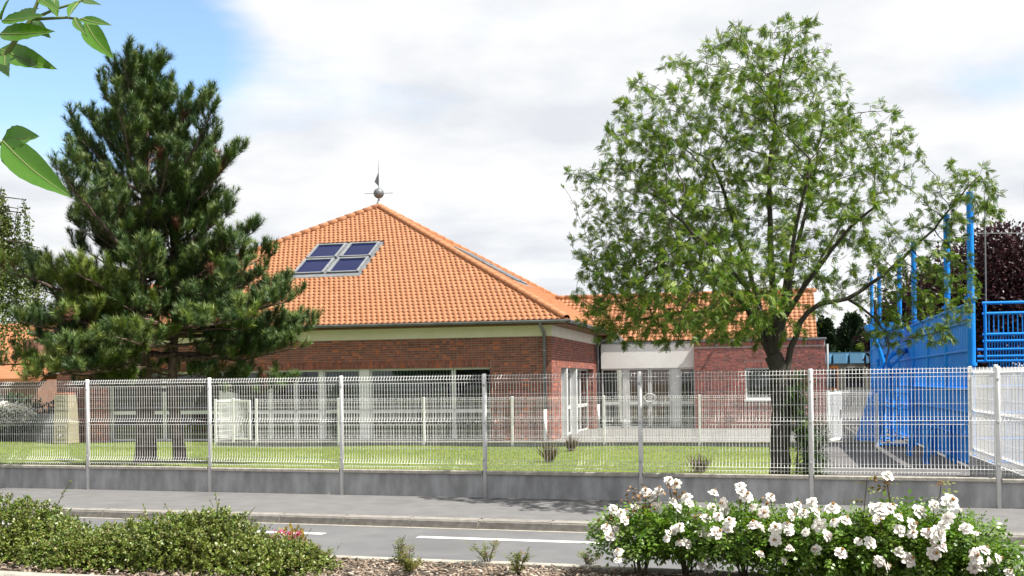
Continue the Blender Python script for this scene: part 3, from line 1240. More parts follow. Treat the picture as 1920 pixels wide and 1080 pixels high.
MB().tube([(.11, 8.3, 1.0), (.11, 8.3, .1)], .06, 12).build('downpipe_foot', 'frame_white', main, smooth=True)
# weather vane on the apex
fin = MB().lathe([(.13, -.1), (.12, .0), (.10, .1), (.03, .30), (.018, .34)], 14, (AX, AY, ZA)).build('finial', 'zinc_pale', roof, smooth=True)
s_ = MB()
pr = [(.012, ZA + .38)] + [(.2 * math.sin(math.pi * k / 14) + .001, ZA + .52 - .2 * math.cos(math.pi * k / 14)) for k in range(15)]
s_.lathe(pr[1:], 24, (AX, AY, 0))
fin2 = s_.build('finial_ball', 'zinc', roof, smooth=True)
rd = MB().tube([(AX, AY, ZA + .3), (AX, AY, ZA + 1.1), (AX, AY, ZA + 1.78)], [.018, .016, .005], 8)
rd.tube([(AX - .57, AY, ZA + .53), (AX + .57, AY - .02, ZA + .50)], .011, 6)
rd.build('finial_rod', 'zinc', roof)
MB().prism([(-.17, ZA + .96), (-.012, ZA + .80), (-.012, ZA + 1.30)], 1, -.004, .004).build('vane', 'zinc', roof)
vo = bpy.data.objects[[o.name for o in roof.children if o.name.startswith('vane')][0]]
vo.location = (AX, AY, 0)

# ------------------------------------------------------------------ rough brick wing with rendered link
wing = empty('classroom_wing', SW(3.6, 8.1), SITE_R, label='rough brick wing with pale rendered glazed link and orange tiled roof', cat='building')
core = MB()
core.box(.022, 1.80, .006, .30, -.05, 3.2)
core.box(1.80, 3.20, .006, .30, -.05, 1.1)
core.box(1.80, 3.20, .006, .30, 2.25, 3.2)
core.box(3.20, 4.544, .006, .30, -.05, 3.2)
core.box(4.25, 4.544, .30, 7.0, -.05, 3.2)
core.box(.022, .30, .30, 7.0, -.05, 3.2)
ww = core.build('wall', 'mortar', wing)
rects = brick_rects(.02, 4.55, .06, 3.02, holes=[(1.80, 3.20, 1.1, 2.25), (1.80, 3.20, 2.25, 2.47)])
random.shuffle(rects)
rects.sort(key=lambda q: -(q[2] > 2.0))
lay(ww, rects, 'brick_rough', 'front', 200, jit=.004)
sd = MB()
x = .02
while x < 4.5:
    sd.box(x + .004, x + .061, -.007, .02, 3.025, 3.195)
    x += .066
x = 1.8
while x < 3.15:
    sd.box(x + .004, x + .061, -.007, .02, 2.255, 2.465)
    x += .0665
sd.build('soldier_course', 'brick_rough', ww, kind='stuff')
rt = brick_rects(0.006, .44, .06, 3.195)
mb = MB()
for xa, xb, za, zb_ in rt:
    mb.box(.012, .04, xa, xb, za, zb_)
mb.build('brickwork', 'brick_rough', ww, kind='stuff')
glazing(wing, [(1.81, 3.19)], 1.14, 2.245, None, 'x', .09)
sl_ = MB().box(1.76, 3.24, -.05, .2, 1.06, 1.135, bev=.008)
sl_.build('sill', 'frame_white', wing)
MB().box(1.80, 3.2, .2, .22, 1.15, 2.25).build('shutter', 'hedge', wing)
MB().box(.0, 4.59, -.05, .34, 3.203, 3.275, bev=.006).build('coping', 'zinc', wing)
lk = MB()
lk.box(-3.40, .018, .45, .75, 2.30, 3.2)
lk.build('render_panel', 'render', wing)
MB().box(-3.40, -.002, .41, .79, 3.203, 3.26).build('coping', 'zinc', wing)
glazing(wing, [(-3.39, -2.62), (-2.42, -1.64), (-1.62, -.86), (-.56, .016)], .12, 2.298, 1.03, 'x', .52)
MB().box(-2.61, -2.43, .5, .62, .12, 2.298).build('column', 'frame_white', wing)
MB().box(-.85, -.57, .5, .62, .12, 2.298).build('column', 'frame_white', wing)
ring = MB()
ring.tube([(-1.63 + .20 * math.cos(t), .50, 1.22 + .15 * math.sin(t)) for t in np.linspace(0, 2 * math.pi, 25)], .016, 6, cap=False)
ring.build('door_pull', 'frame_white', wing)
fl = MB()
fl.box(-3.45, 4.2, .8, 6.9, .0, .11)
fl.build('floor', 'interior_floor', wing)
iw = MB()
iw.box(-3.4, 4.2, 6.6, 6.7, .11, 2.9)
iw.box(.35, .45, .8, 6.6, .11, 2.9)
iw.build('partition', 'far_brick', wing)
# wing roof behind the parapet
ZR, YR, YE, ZEW = 5.17, 3.45, .70, 3.30
aw = math.atan2(ZR - ZEW, YR - YE)
slw = math.hypot(ZR - ZEW, YR - YE)
rw = MB()
rw.prism([(YE, ZEW - .05), (YR, ZR - .05), (2 * YR - YE, ZEW - .05)], 0, -5.6, 4.25)
wr_ = rw.build('roof', 'deck', wing)
cw, sw_ = math.cos(aw), math.sin(aw)
wing3 = lambda V: np.stack([V[:, 0], YE + V[:, 1] * cw - V[:, 2] * sw_, ZEW + V[:, 1] * sw_ + V[:, 2] * cw], 1)
ww_ = lambda v: (-5.6 + 0 * v, 4.30 + 0 * v)
tile_mesh(tile_cells(ww_, slw, stagger=False), ww_, 'tile_field', wing3, 'tile', wr_)
for k in range(26):
    o = obj('hip_tile', hd, wr_)
    o.name = 'ridge_tile'
    o.location = (-5.6 + k * .385, YR, ZR - .01)
    o.rotation_euler = (0, 0, R(-90))
MB().prism([(-3.0, 3.27), (-2.55, 3.27), (-2.62, 3.42), (-2.85, 3.62)], 1, .5, .62).build('flashing', 'zinc_pale', wing)
# small camera on the wing wall
sc_ = MB().box(.78, .84, -.16, -.004, 3.02, 3.09, bev=.01)
sc_.tube([(.81, -.16, 3.055), (.81, -.18, 3.055)], .028, 10)
sc_.build('wall_camera', 'zinc', wing)
MB().tube([(4.62, .12, 3.05), (4.62, .12, .1)], .045, 10).build('downpipe', 'zinc', wing, smooth=True)

# ---- furniture glimpsed through the glass
def cupboard(x, y, w, h, cols_, label):
    c_ = empty('cupboard', SW(x, y, .106), SITE_R, label=label, cat='cupboard')
    MB().box(0, w, 0, .4, 0, h).build('body', 'interior_wall', c_)
    n = len(cols_)
    for i, m in enumerate(cols_):
        MB().box(i * w / n + .015, (i + 1) * w / n - .015, -.022, -.002, .04, h - .04).build('drawer_front', m, c_)


cupboard(-14.2, 3.2, 1.8, 1.2, ['mid_blue', 'yellow', 'red', 'mid_blue'], 'low cupboard with coloured doors behind the window next to the rain barrel')
cupboard(-12.2, 4.2, 1.4, 1.7, ['red', 'interior_wall', 'orange'], 'tall cupboard with red and orange doors inside the hall behind the pines')
cupboard(-5.2, 3.4, 1.5, 1.75, ['red', 'interior_wall', 'mid_blue'], 'tall cupboard with red and blue doors behind the blinds')
cupboard(-8.6, 3.0, 1.2, 1.0, ['mid_blue', 'interior_wall'], 'low blue and grey cupboard behind the narrow windows of the hall')
cupboard(2.6, 13.4, .35, 2.0, ['yellow'], 'narrow tall yellow cupboard inside the glazed link')
cupboard(3.25, 12.8, .6, 2.0, ['mid_blue'], 'tall blue cupboard at the right end of the glazed link')

# ------------------------------------------------------------------ blue sports court
court = empty('sports_court', SW(10.05, 0, .05), SITE_R, label='bright blue steel ball court with tall net posts behind the fence on the right', cat='sports court')
# long side: board wall seen along its length, local y runs into depth
for (ya, yb) in ((-9.4, -6.45), (-6.45, -3.55), (-3.55, -.68), (-.68, 2.8), (2.8, 6.0), (6.0, 9.1), (9.1, 12.1)):
    low_from = .05 if yb <= -.6 else None
    up = MB()
    n = int((yb - ya - .1) / .1)
    for i in range(n):
        y = ya + .05 + i * (yb - ya - .1) / n
        w_ = (yb - ya - .1) / n
        up.box(-.012 - .006 * (i % 2), .012, y, y + w_ - .006, 1.92, 3.2)
    up.build('upper_board', 'blue', court)
    rl = MB()
    zs = [3.2, 2.86, 2.3, 1.92, 1.55]
    if yb <= -.6:
        lo = MB()
        for i in range(n):
            y = ya + .05 + i * (yb - ya - .1) / n
            lo.box(-.012 - .006 * (i % 2), .012, y, y + w_ - .006, .06, 1.53)
        lo.build('lower_board', 'blue', court)
        zs += [1.1, .62, .12]
    else:
        zs += [1.0, .12]
        b_ = MB()
        for i in range(int((yb - ya) / .14)):
            y = ya + .1 + i * .14
            b_.box(-.01, .01, y, y + .02, .12, 1.55)
        b_.build('bar_grid', 'blue', court)
    for z in zs:
        rl.tube([(-.035, ya, z), (-.035, yb, z)], .028, 8)
    rl.build('rail', 'blue', court)
    bs = MB()
    for i in range(int((yb - ya) / .16)):
        y = ya + .1 + i * .16
        bs.box(-.01, .01, y, y + .022, 1.55, 1.92)
    bs.build('bar_grid', 'blue', court)
for y, top in ((-9.4, 5.35), (-6.45, 5.33), (-.68, 5.42), (2.8, 5.45), (9.1, 5.55), (12.1, 5.6)):
    p = MB()
    p.tube([(0, y, 0), (0, y, 3.28)], .075, 14)
    p.tube([(0, y, 3.28), (0, y, 3.33)], .12, 14)
    p.tube([(0, y, 3.33), (0, y, top)], .065, 14)
    p.tube([(0, y, 2.0), (0, y, 2.06)], .10, 14)
    autosmooth(p.build('post', 'blue', court))
for y in (-3.55, 6.0):
    autosmooth(MB().tube([(0, y, 0), (0, y, 3.26)], .065, 12).build('post', 'blue', court))
# end facing the street: framed bar panels
for (xa, xb) in ((.10, 4.2), (4.3, 8.4), (8.5, 12.6)):
    fr = MB()
    for z in (3.2, 3.0, 2.6, 2.47):
        fr.tube([(xa + .1, -9.4, z), (xb, -9.4, z)], .028, 8)
    for x in (xa + .15, xb - .05):
        fr.tube([(x, -9.4, 2.1), (x, -9.4, 3.2)], .03, 8)
    for z in (2.31, 2.18, 2.09, 1.6, 1.1, .6, .15):
        fr.tube([(xa, -9.4, z), (xb, -9.4, z)], .026, 8)
    fr.build('end_frame', 'blue', court)
    b_ = MB()
    for x in np.arange(xa + .22, xb - .1, .085):
        b_.box(x - .009, x + .009, -9.41, -9.39, 2.6, 3.0)
    for x in np.arange(xa + .22, xb - .1, .05):
        b_.box(x - .007, x + .007, -9.41, -9.39, 2.09, 2.6)
        b_.box(x - .007, x + .007, -9.41, -9.39, .15, 2.09)
    b_.build('end_bars', 'blue', court)
autosmooth(MB().tube([(4.25, -9.4, 0), (4.25, -9.4, 5.3)], .07, 12).build('post', 'blue', court))
# net cable and thin mast
MB().tube([(.0, -9.4, 4.55), (2, -9.2, 4.5), (6, -9.0, 4.62)], .008, 4).build('net_cable', 'net', court)
MB().tube([(.62, -7.4, 3.2), (.62, -7.4, 5.55)], .014, 5).build('net_mast', 'net', court)
nt_ = MB()
for z in np.arange(4.75, 5.5, .12):
    nt_.tube([(1.0, -9.3, z), (5.0, -9.2, z)], .0025, 3, cap=False)
for x in np.arange(1.0, 5.0, .12):
    nt_.tube([(x, -9.3, 4.7), (x, -9.25, 5.5)], .0025, 3, cap=False)
nt_.build('ball_net', 'net', court)

# goal cage standing out from the board wall towards the school
goal = empty('goal_cage', SW(9.0, -.4, .05), SITE_R, label='blue steel goal cage with sloping side standing out from the board wall', cat='goal')
gf = MB()
A = lambda x, y, z: (x - 9.0, y + .4, z - .05)
y0, y1 = -1.9, 1.2
for y in (y0, y1):
    gf.tube([A(8.66 if y > 0 else 8.98, y, .06), A(9.25, y, 2.02)], .035, 8)
    gf.tube([A(8.7, y, .1), A(9.95, y, .1)], .03, 8)
    gf.tube([A(9.25, y, 2.02), A(9.95, y, 2.02)], .03, 8)
    gf.tube([A(9.78, y, .06), A(9.78, y, 2.02)], .04, 8)
    for z in (.35, .75, 1.1, 1.5):
        gf.tube([A(8.8 + .2 * z, y, z), A(9.78, y, z - .1)], .016, 6)
for z, x in ((.1, 8.72), (2.02, 9.25), (1.2, 9.05), (.6, 8.88)):
    gf.tube([A(x, y0, z), A(x, y1, z)], .025, 8)
gf.build('goal_frame', 'blue', goal)
sh = MB()
nb = 34
for i in range(nb):
    t = i / nb
    ya, yb = y0 + (y1 - y0) * t, y0 + (y1 - y0) * (t + .5 / nb)
    sh.add([A(8.98 - .30 * t, ya, .12), A(8.98 - .30 * t, yb, .12), A(9.24, yb, 2.0), A(9.24, ya, 2.0)], [(0, 1, 2, 3)])
sl2 = sh.build('slatted_side', 'blue', goal)
sol = sl2.modifiers.new('thick', 'SOLIDIFY')
sol.thickness = .012
hp = MB()
for i, (y, z) in enumerate(((y0 + .02, 1.2), (y0 + .02, 1.45))):
    for x in np.arange(9.3, 9.75, .11):
        hp.box(*sorted((x - 9.0, x - 8.98)), y + .39, y + .41, z, z + .22)
hp.build('bar_grid', 'blue', goal)
# basketball support above the goal
bs = empty('basketball_hoop_support', SW(9.3, .2, .05), SITE_R, label='bent blue tubes carrying a basketball board above the goal cage', cat='hoop support')
B_ = lambda p: tuple(np.array(to_site(p).tolist() + [p[2] - .05]) - np.array([9.3, .2, 0]))
tb = MB()
Yg = 31.2
tb.tube([B_(at(1636, 618, Yg)), B_(at(1640, 634, Yg)), B_(at(1650, 660, Yg)), B_(at(1656, 680, Yg)), B_(at(1653, 694, Yg))], .065, 12)
tb.tube([B_(at(1672, 696, Yg)), B_(at(1663, 678, Yg)), B_(at(1672, 665, Yg)), B_(at(1690, 658, Yg)), B_(at(1712, 655, Yg + 1))], .06, 12)
tb.tube([B_(at(1648, 692, Yg + .6)), B_(at(1645, 676, Yg + .6)), B_(at(1656, 668, Yg + .6)), B_(at(1674, 666, Yg + .6))], .055, 12)
tb.tube([B_(at(1668, 690, Yg)), B_(at(1690, 668, Yg)), B_(at(1714, 646, Yg + 1))], .035, 8)
autosmooth(tb.build('bent_tube', 'blue', bs))
q0, q1 = at(1624, 614, Yg), at(1700, 606, Yg + .5)
bd = MB()
a_, b2 = np.array(B_(q0)), np.array(B_(q1))
bd.prism([(a_[0], a_[2] + .07), (a_[0] + .06, a_[2] - .10), (a_[0] + .35, a_[2] - .16), (a_[0] + 1.0, a_[2] - .13), (a_[0] + 1.0, a_[2] + .12), (a_[0] + .25, a_[2] + .14)], 1, a_[1], a_[1] + .9)
bd.build('board_top', 'blue', bs)
cl = MB()
for (px, py) in ((1656, 694), (1672, 697)):
    q = np.array(B_(at(px, py, Yg)))
    cl.box(q[0] - .14, q[0] + .14, q[1] - .12, q[1] + .12, q[2] - .05, q[2] + .03, bev=.01)
    cl.tube([(q[0], q[1], q[2]), (q[0], q[1], -.0)], .055, 10)
cl.build('stand', 'blue', bs)
# two bent hoops on the yard
for i, (pa, tip, lab) in enumerate((((1707, 855), (1752, 787), 'bent blue steel hoop in the yard, the farther of two'), ((1738, 870), (1788, 794), 'bent blue steel hoop in the yard, the nearer of two'))):
    g0 = onz(pa[0], pa[1], .06)
    g = empty('bent_hoop', g0, SITE_R, label=lab, cat='barrier', group='bent hoops at the court entrance')
    Yh = g0[1]
    L_ = (tip[0] - pa[0]) / FPX * Yh
    h_ = (pa[1] - tip[1]) / FPX * Yh
    hb = MB()
    for dy in (0.0, .55):
        hb.tube([(0, dy, 0), (L_ * .12, dy, h_ * .45), (L_ * .24, dy, h_ * .8), (L_ * .42, dy, h_ * .95), (L_ * .65, dy, h_), (L_, dy, h_ * .99)], .032, 10)
        hb.tube([(L_, dy, h_ * .99), (L_, dy, 0)], .03, 8)
    hb.tube([(L_, 0, h_ * .99), (L_, .55, h_ * .99)], .03, 8)
    autosmooth(hb.build('hoop_tube', 'blue', g))
    MB().box(-.06, .06, -.06, .06, -.002, .012).build('base_plate', 'blue', g)

# ------------------------------------------------------------------ rain barrel
rb = empty('rain_barrel', SW(-15.74, -.62, .06), SITE_R, label='tall cream column-shaped rain barrel with a tap beside the brick pier', cat='rain barrel')
bb = MB()
z = 0
for i, h in enumerate((.1, .28, .28, .36, .3, .24)):
    w0 = .27 - .02 * z
    w1 = .27 - .02 * (z + h)
    V = []
    for zz, w_ in ((z, w0), (z + .012, w0 + .006), (z + h - .012, w1 + .006), (z + h, w1)):
        for sx, sy in ((-1, -1), (1, -1), (1, 1), (-1, 1)):
            V.append((sx * w_, sy * w_, zz))
    F = [(k * 4 + j, k * 4 + (j + 1) % 4, k * 4 + 4 + (j + 1) % 4, k * 4 + 4 + j) for k in range(3) for j in range(4)] + [(3, 2, 1, 0), (12, 13, 14, 15)]
    bb.add(V, F)
    z += h
bb.build('body', 'barrel', rb)
rl = MB()
for za, zb2 in ((.14, .34), (.42, .62), (1.08, 1.28), (1.38, 1.52)):
    w_ = .255 - .02 * za
    for q in ((-.15, .15, za, za + .02), (-.15, .15, zb2 - .02, zb2), (-.15, -.13, za + .02, zb2 - .02), (.13, .15, za + .02, zb2 - .02)):
        rl.box(q[0], q[1], -w_ - .03, -w_ + .02, q[2], q[3])
for k in range(9):
    rl.box(-.2 + k * .045, -.17 + k * .045, -.262, -.2, .82 + .03 * (k % 3), .94 - .02 * (k % 2))
rl.build('relief', 'barrel', rb)
MB().tube([(0, -.25, .28), (0, -.35, .28), (0, -.37, .22)], .022, 8).build('tap', 'zinc_pale', rb)
MB().box(-.245, .225, -.24, .24, 1.56, 1.62, bev=.02).build('planter_top', 'terracotta', rb)

# ------------------------------------------------------------------ far houses and annex
def house(name, loc, rz, w, d_, h, rh, label, wallm='far_brick', wins=()):
    H_ = empty(name, loc, rz, label=label, cat='house')
    MB().box(0, w, 0, d_, 0, h).build('wall', wallm, H_)
    ro = MB().prism([(-.4, h - .1), (d_ / 2, h + rh), (d_ + .4, h - .1), (d_ + .4, h + .05), (d_ / 2, h + rh + .16), (-.4, h + .05)], 0, -.3, w + .3)
    r_ = ro.build('roof', 'far_tile', H_)
    MB().box(w * .55, w * .55 + .7, d_ * .4, d_ * .4 + .5, h + rh * .45, h + rh + .7).build('chimney', 'far_brick', r_)
    for (a, b, c_, e_) in wins:
        f = MB().box(a, b, -.06, .02, c_, e_).build('window', 'frame_white', H_)
        MB().box(a + .08, b - .08, -.075, -.061, c_ + .08, e_ - .08).build('pane', 'far_glass', f)
    return H_


house('house', (-34.5, 62, -.1), R(-8), 14, 9, 3.0, 2.6, 'house with an orange roof at the left edge behind the pine', wins=[(2, 3.2, 1, 2.6), (5, 6.2, 1, 2.6), (9, 10.2, 1, 2.6), (11.6, 12.8, 1, 2.6)])
house('house', (-27.0, 74, -.1), R(-4), 20, 9, 3.6, 3.2, 'farther house with an orange roof and brick chimney left of the hall', wins=[(1, 2.2, 1, 2.6), (4, 5.2, 1, 2.6)])
gar = house('garden_shed', (-22.6, 46.5, -.1), R(-10), 3.2, 3.0, 2.3, 1.0, 'small brick shed behind the rain barrel', wins=[(.6, 1.5, 1, 1.9)])
ax = empty('annex', SW(8.9, 27, .05), SITE_R, label='low cream annex with blue ribbed fascia and coloured window frames', cat='building')
MB().box(0, 9.0, 0, 6, 0, 2.75).build('wall', 'far_wall', ax)
fa_ = MB()
for i in range(12):
    x = -.3 + i * .8
    fa_.add([(x, -.3, 2.55), (x + .62, -.3, 2.55), (x + .8, -.05, 2.55), (x, -.2, 3.05), (x + .62, -.2, 3.05), (x + .8, -.05, 3.05)], [(0, 1, 4, 3), (1, 2, 5, 4)])
    fa_.add([(x, -.3, 2.55), (x, -.05, 2.55), (x, -.05, 3.05), (x, -.2, 3.05)], [(0, 1, 2, 3)])
fa_.box(-.3, 9.3, -.06, 6, 3.05, 3.12)
fa_.box(-.3, 9.3, -.04, 6, 2.56, 3.04)
fa_.build('fascia', 'sky_blue', ax)
for x0_, x1_, m in ((.0, .75, 'orange'), (1.0, 2.1, 'far_wall'), (2.6, 3.9, 'mid_blue'), (4.4, 5.6, 'far_wall')):
    f = MB()
    f.box(x0_, x1_, -.05, .0, 1.2, 1.32)
    f.box(x0_, x1_, -.05, .0, 2.3, 2.4)
    f.box(x0_, x0_ + .1, -.05, .0, 1.32, 2.3)
    f.box(x1_ - .1, x1_, -.05, .0, 1.32, 2.3)
    f = f.build('window', m, ax)
    MB().box(x0_ + .1, x1_ - .1, -.02, -.002, 1.32, 2.3).build('pane', 'far_glass', f)
ps = MB().tube([tuple(SW(11.2, 24, .05)), tuple(SW(11.2, 24, 5.6))], .07, 8).build('wooden_pole', 'twig', label='thin wooden pole in front of the dark cypress trees', cat='pole')

# ------------------------------------------------------------------ trees
def grow(seed_nodes, seed_par, attract, step, infl, kill, iters=80, up=.0, rs=3):
    """space colonisation: returns nodes (n,3) and parent index"""
    g = np.random.default_rng(rs)
    P = [np.array(p, float) for p in seed_nodes]
    par = list(seed_par)
    A = attract.copy()
    bd = np.full(len(A), 1e9)
    bi = np.zeros(len(A), int)

    def upd(i0):
        new = np.array(P[i0:])
        if not len(new) or not len(A):
            return
        D = np.linalg.norm(A[:, None, :] - new[None], axis=2)
        j = D.argmin(1)
        dm = D[np.arange(len(A)), j]
        m = dm < bd
        bd[m] = dm[m]
        bi[m] = j[m] + i0
    upd(0)
    for _ in range(iters):
        keep = bd > kill
        A, bd, bi = A[keep], bd[keep], bi[keep]
        act = bd < infl
        if not act.any():
            break
        idx = bi[act]
        Pn = np.array(P)
        dv = unit(A[act] - Pn[idx])
        n0 = len(P)
        for k in np.unique(idx):
            v = dv[idx == k].sum(0)
            v = v / (np.linalg.norm(v) + 1e-9) + g.normal(0, .18, 3)
            v[2] += up
            v /= np.linalg.norm(v) + 1e-9
            P.append(P[k] + v * step)
            par.append(int(k))
        upd(n0)
    return np.array(P), np.array(par)


def radii(P, par, tip, expo=2.3):
    n = len(P)
    r = np.zeros(n)
    child = np.zeros(n, int)
    for i in range(1, n):
        child[par[i]] += 1
    acc = np.zeros(n)
    for i in range(n - 1, -1, -1):
        if child[i] == 0:
            acc[i] = tip ** expo
        r[i] = acc[i] ** (1 / expo)
        if i > 0 and par[i] >= 0:
            acc[par[i]] += acc[i]
    return r, child


def skin_edges(P, par, r, lo, hi, sides):
    """tapered tubes for the edges with lo <= child radius < hi (vectorised)"""
    idx = np.array([i for i in range(1, len(P)) if par[i] >= 0 and lo <= r[i] < hi])
    if not len(idx):
        return None
    a, b = P[par[idx]], P[idx]
    ra = np.minimum(r[par[idx]], r[idx] * 1.35)
    rb = r[idx]
    d = unit(b - a)
    h = np.where(np.abs(d[:, 2:3]) < .9, np.array([[0, 0, 1.0]]), np.array([[1.0, 0, 0]]))
    u = unit(np.cross(d, h))
    w = np.cross(d, u)
    V = []
    for base, rr, ex in ((a, ra, -.1), (b, rb, .25)):
        for k in range(sides):
            t = 2 * math.pi * k / sides
            V.append(base + d * (rr * ex)[:, None] + (u * math.cos(t) + w * math.sin(t)) * rr[:, None])
    V = np.stack(V, 1)
    m = 2 * sides
    f = np.array([[k, (k + 1) % sides, sides + (k + 1) % sides, sides + k] for k in range(sides)])
    F = (f[None] + (np.arange(len(idx)) * m)[:, None, None]).reshape(-1, 4)
    return V.reshape(-1, 3), [F], np.repeat(rng.random(len(idx)), m)


def polyline(pts, n):
    """resample"""
    pts = np.array(pts, float)
    seg = np.r_[0, np.cumsum(np.linalg.norm(np.diff(pts, axis=0), axis=1))]
    t = np.linspace(0, seg[-1], n)
    return np.stack([np.interp(t, seg, pts[:, k]) for k in range(3)], 1)


# ---- rowan behind the street fence
RT = np.array([4.22, 17.75, .05])
rowan = empty('rowan_tree', RT, 0, label='tall airy green rowan tree standing just behind the street fence', cat='tree')
seedP, seedQ = [RT - RT], [-1]


def limb(start, pix, dYs, step=.2):
    """pix: picture positions with depth offsets, joined as seed nodes"""
    pts = [seedP[start] + RT] + [at(px, py, RT[1] + dy) for (px, py), dy in zip(pix, dYs)]
    L_ = sum(np.linalg.norm(np.array(pts[i + 1]) - np.array(pts[i])) for i in range(len(pts) - 1))
    q = polyline(pts, max(2, int(L_ / step)))
    prev = start
    ids = []
    for p in q[1:]:
        seedP.append(p - RT + rng.normal(0, .012, 3))
        seedQ.append(prev)
        prev = len(seedP) - 1
        ids.append(prev)
    return ids


trunk_ids = limb(0, [(1464, 800), (1464, 720), (1452, 670)], [0, 0, 0], .15)
fk = trunk_ids[-1]
fk2 = trunk_ids[-4]
l1 = limb(fk, [(1425, 625), (1400, 575), (1350, 528), (1290, 495)], [0, -.1, -.4, -.7])
l1b = limb(l1[3], [(1350, 590), (1280, 585), (1200, 600)], [.2, .5, .8])
l2 = limb(fk, [(1430, 600), (1408, 510), (1370, 400), (1335, 300)], [.2, .4, .6, .8])
l3 = limb(fk, [(1452, 600), (1446, 480), (1440, 350), (1455, 200), (1470, 110)], [-.1, -.2, -.2, 0, .1])
l4 = limb(fk, [(1470, 600), (1490, 480), (1520, 360), (1545, 230)], [.1, .4, .7, .8])
l5 = limb(fk2, [(1488, 640), (1500, 600), (1530, 572), (1590, 560), (1622, 540), (1690, 490), (1750, 430), (1800, 370), (1835, 330)], [-.1, -.1, -.2, -.25, -.3, -.3, -.35, -.4, -.4])
l5b = limb(l5[8], [(1640, 590), (1670, 640), (1660, 680)], [-.3, -.5, -.5])
l6 = limb(fk, [(1475, 590), (1520, 520), (1580, 440), (1640, 390)], [-.2, -.7, -1.0, -1.2])
l7 = limb(fk, [(1440, 610), (1400, 540), (1340, 470), (1260, 400)], [-.3, -.9, -1.4, -1.8])
l8 = limb(fk, [(1460, 600), (1480, 500), (1500, 400), (1520, 300)], [-.4, -1.0, -1.5, -1.7])
l9 = limb(fk, [(1430, 600), (1360, 520), (1290, 430)], [.6, 1.3, 1.9])
l10 = limb(fk, [(1465, 600), (1530, 500), (1590, 400)], [.6, 1.3, 1.9])


def crown_pts(n, px0, py0, px1, py1, dy, yc=0.0, pw=.42):
    c0, c1 = at(px0, py1, RT[1] + yc), at(px1, py0, RT[1] + yc)
    c = (c0 + c1) / 2
    r_ = np.abs(c1 - c0) / 2
    r_[1] = dy
    p, _ = blob_points(n, c, r_, 0, pw)
    return p


att = np.concatenate([
    crown_pts(1900, 1085, 70, 1670, 690, 2.5),
    crown_pts(520, 1200, 45, 1600, 420, 2.1),
    crown_pts(200, 1400, 30, 1560, 200, 1.0),
    crown_pts(450, 1060, 260, 1330, 640, 1.8),
    crown_pts(420, 1180, 420, 1480, 660, 1.5, -1.6),
    crown_pts(800, 1070, 440, 1330, 665, 1.6),
    crown_pts(170, 1560, 180, 1700, 460, 1.6),
    crown_pts(560, 1600, 400, 1840, 670, .8, -.35),
    crown_pts(190, 1720, 300, 1890, 450, .6, -.4),
    crown_pts(34, 1610, 600, 1700, 690, .35, -.4),
    crown_pts(30, 1040, 310, 1090, 350, .3)])
zlow = at(1300, 655, RT[1])[2]
att = att[att[:, 2] > zlow - .05 + .0 * att[:, 0]]
Pn, Qn = grow(seedP, seedQ, att - RT, .12, 1.5, .15, 80, up=.08)
rr, ch = radii(Pn, Qn, .0034, 2.5)
# trunk thickness follows the photograph
rr = np.where(rr > .12, .12 + (rr - .12) * .6, rr)
for ids, ra_, rb_ in ((l1, .07, .025), (l1b, .025, .012), (l2, .06, .02), (l3, .075, .015), (l4, .055, .016), (l5, .06, .007), (l5b, .02, .01), (l6, .055, .018), (l7, .055, .018), (l8, .055, .018), (l9, .05, .018), (l10, .05, .018)):
    for i, k in enumerate(ids):
        rr[k] = max(rr[k], ra_ + (rb_ - ra_) * (i / len(ids)) ** .7)
for i, k in enumerate([0] + trunk_ids):
    rr[k] = max(rr[k], .168 - .002 * i + (.06 if i == 0 else .02 if i == 1 else 0))
parts = [skin_edges(Pn, Qn, rr, lo, hi, sd) for lo, hi, sd in ((.05, 9, 12), (.018, .05, 7), (.008, .018, 5))]
V, F, r = stamp_multi([p for p in parts if p])
obj('trunk', mesh_np('trunk', V, F, 'bark', r, smooth=True), rowan)
V, F, r = stamp_multi([skin_edges(Pn, Qn, rr, 0, .008, 3)])
obj('twigs', mesh_np('twigs', V, F, 'twig', r, smooth=True), rowan, kind='stuff')
# leaves on the thin twigs
tips = np.where((rr < .0085) & (np.arange(len(rr)) > len(seedP)))[0]
dirs = unit(Pn[tips] - Pn[Qn[tips]])
rep = np.where(rr[tips] < .0042, 11, 6)
# some twigs at the rim stay bare
rep = np.where(rng.random(len(tips)) < .22, 0, rep)
pt = Pn[tips]
gapn = np.sin(2.9 * pt[:, 0] + 1.3 * pt[:, 2]) + np.sin(3.3 * pt[:, 1] - 1.1 * pt[:, 0]) + np.sin(3.7 * pt[:, 2] + .9 * pt[:, 1])
rep = np.where(gapn < -1.15, rep // 3, np.where(gapn > 1.0, (rep * 1.4).astype(int), rep))
ii = np.repeat(np.arange(len(tips)), rep)
Tp = Pn[tips][ii] + rng.normal(0, .015, (len(ii), 3))
Dd = dirs[ii] * .8 + unit(rng.normal(0, 1, (len(ii), 3))) * .95
Dd[:, 2] -= .12
TV, TF = pinnate_tpl(5, .34, .15, .28)
upv = np.tile([0, 0, 1.0], (len(ii), 1)) + rng.normal(0, .55, (len(ii), 3))
V, F, r = stamp(TV, TF, frames(Dd, upv), Tp, rng.uniform(.075, .125, len(ii)))
obj('crown', mesh_np('crown', V, F, 'rowan_leaf', r), rowan)
bt = tips[(ch[tips] == 0)]
bt = bt[rng.random(len(bt)) < .09]
k = np.repeat(bt, 14)
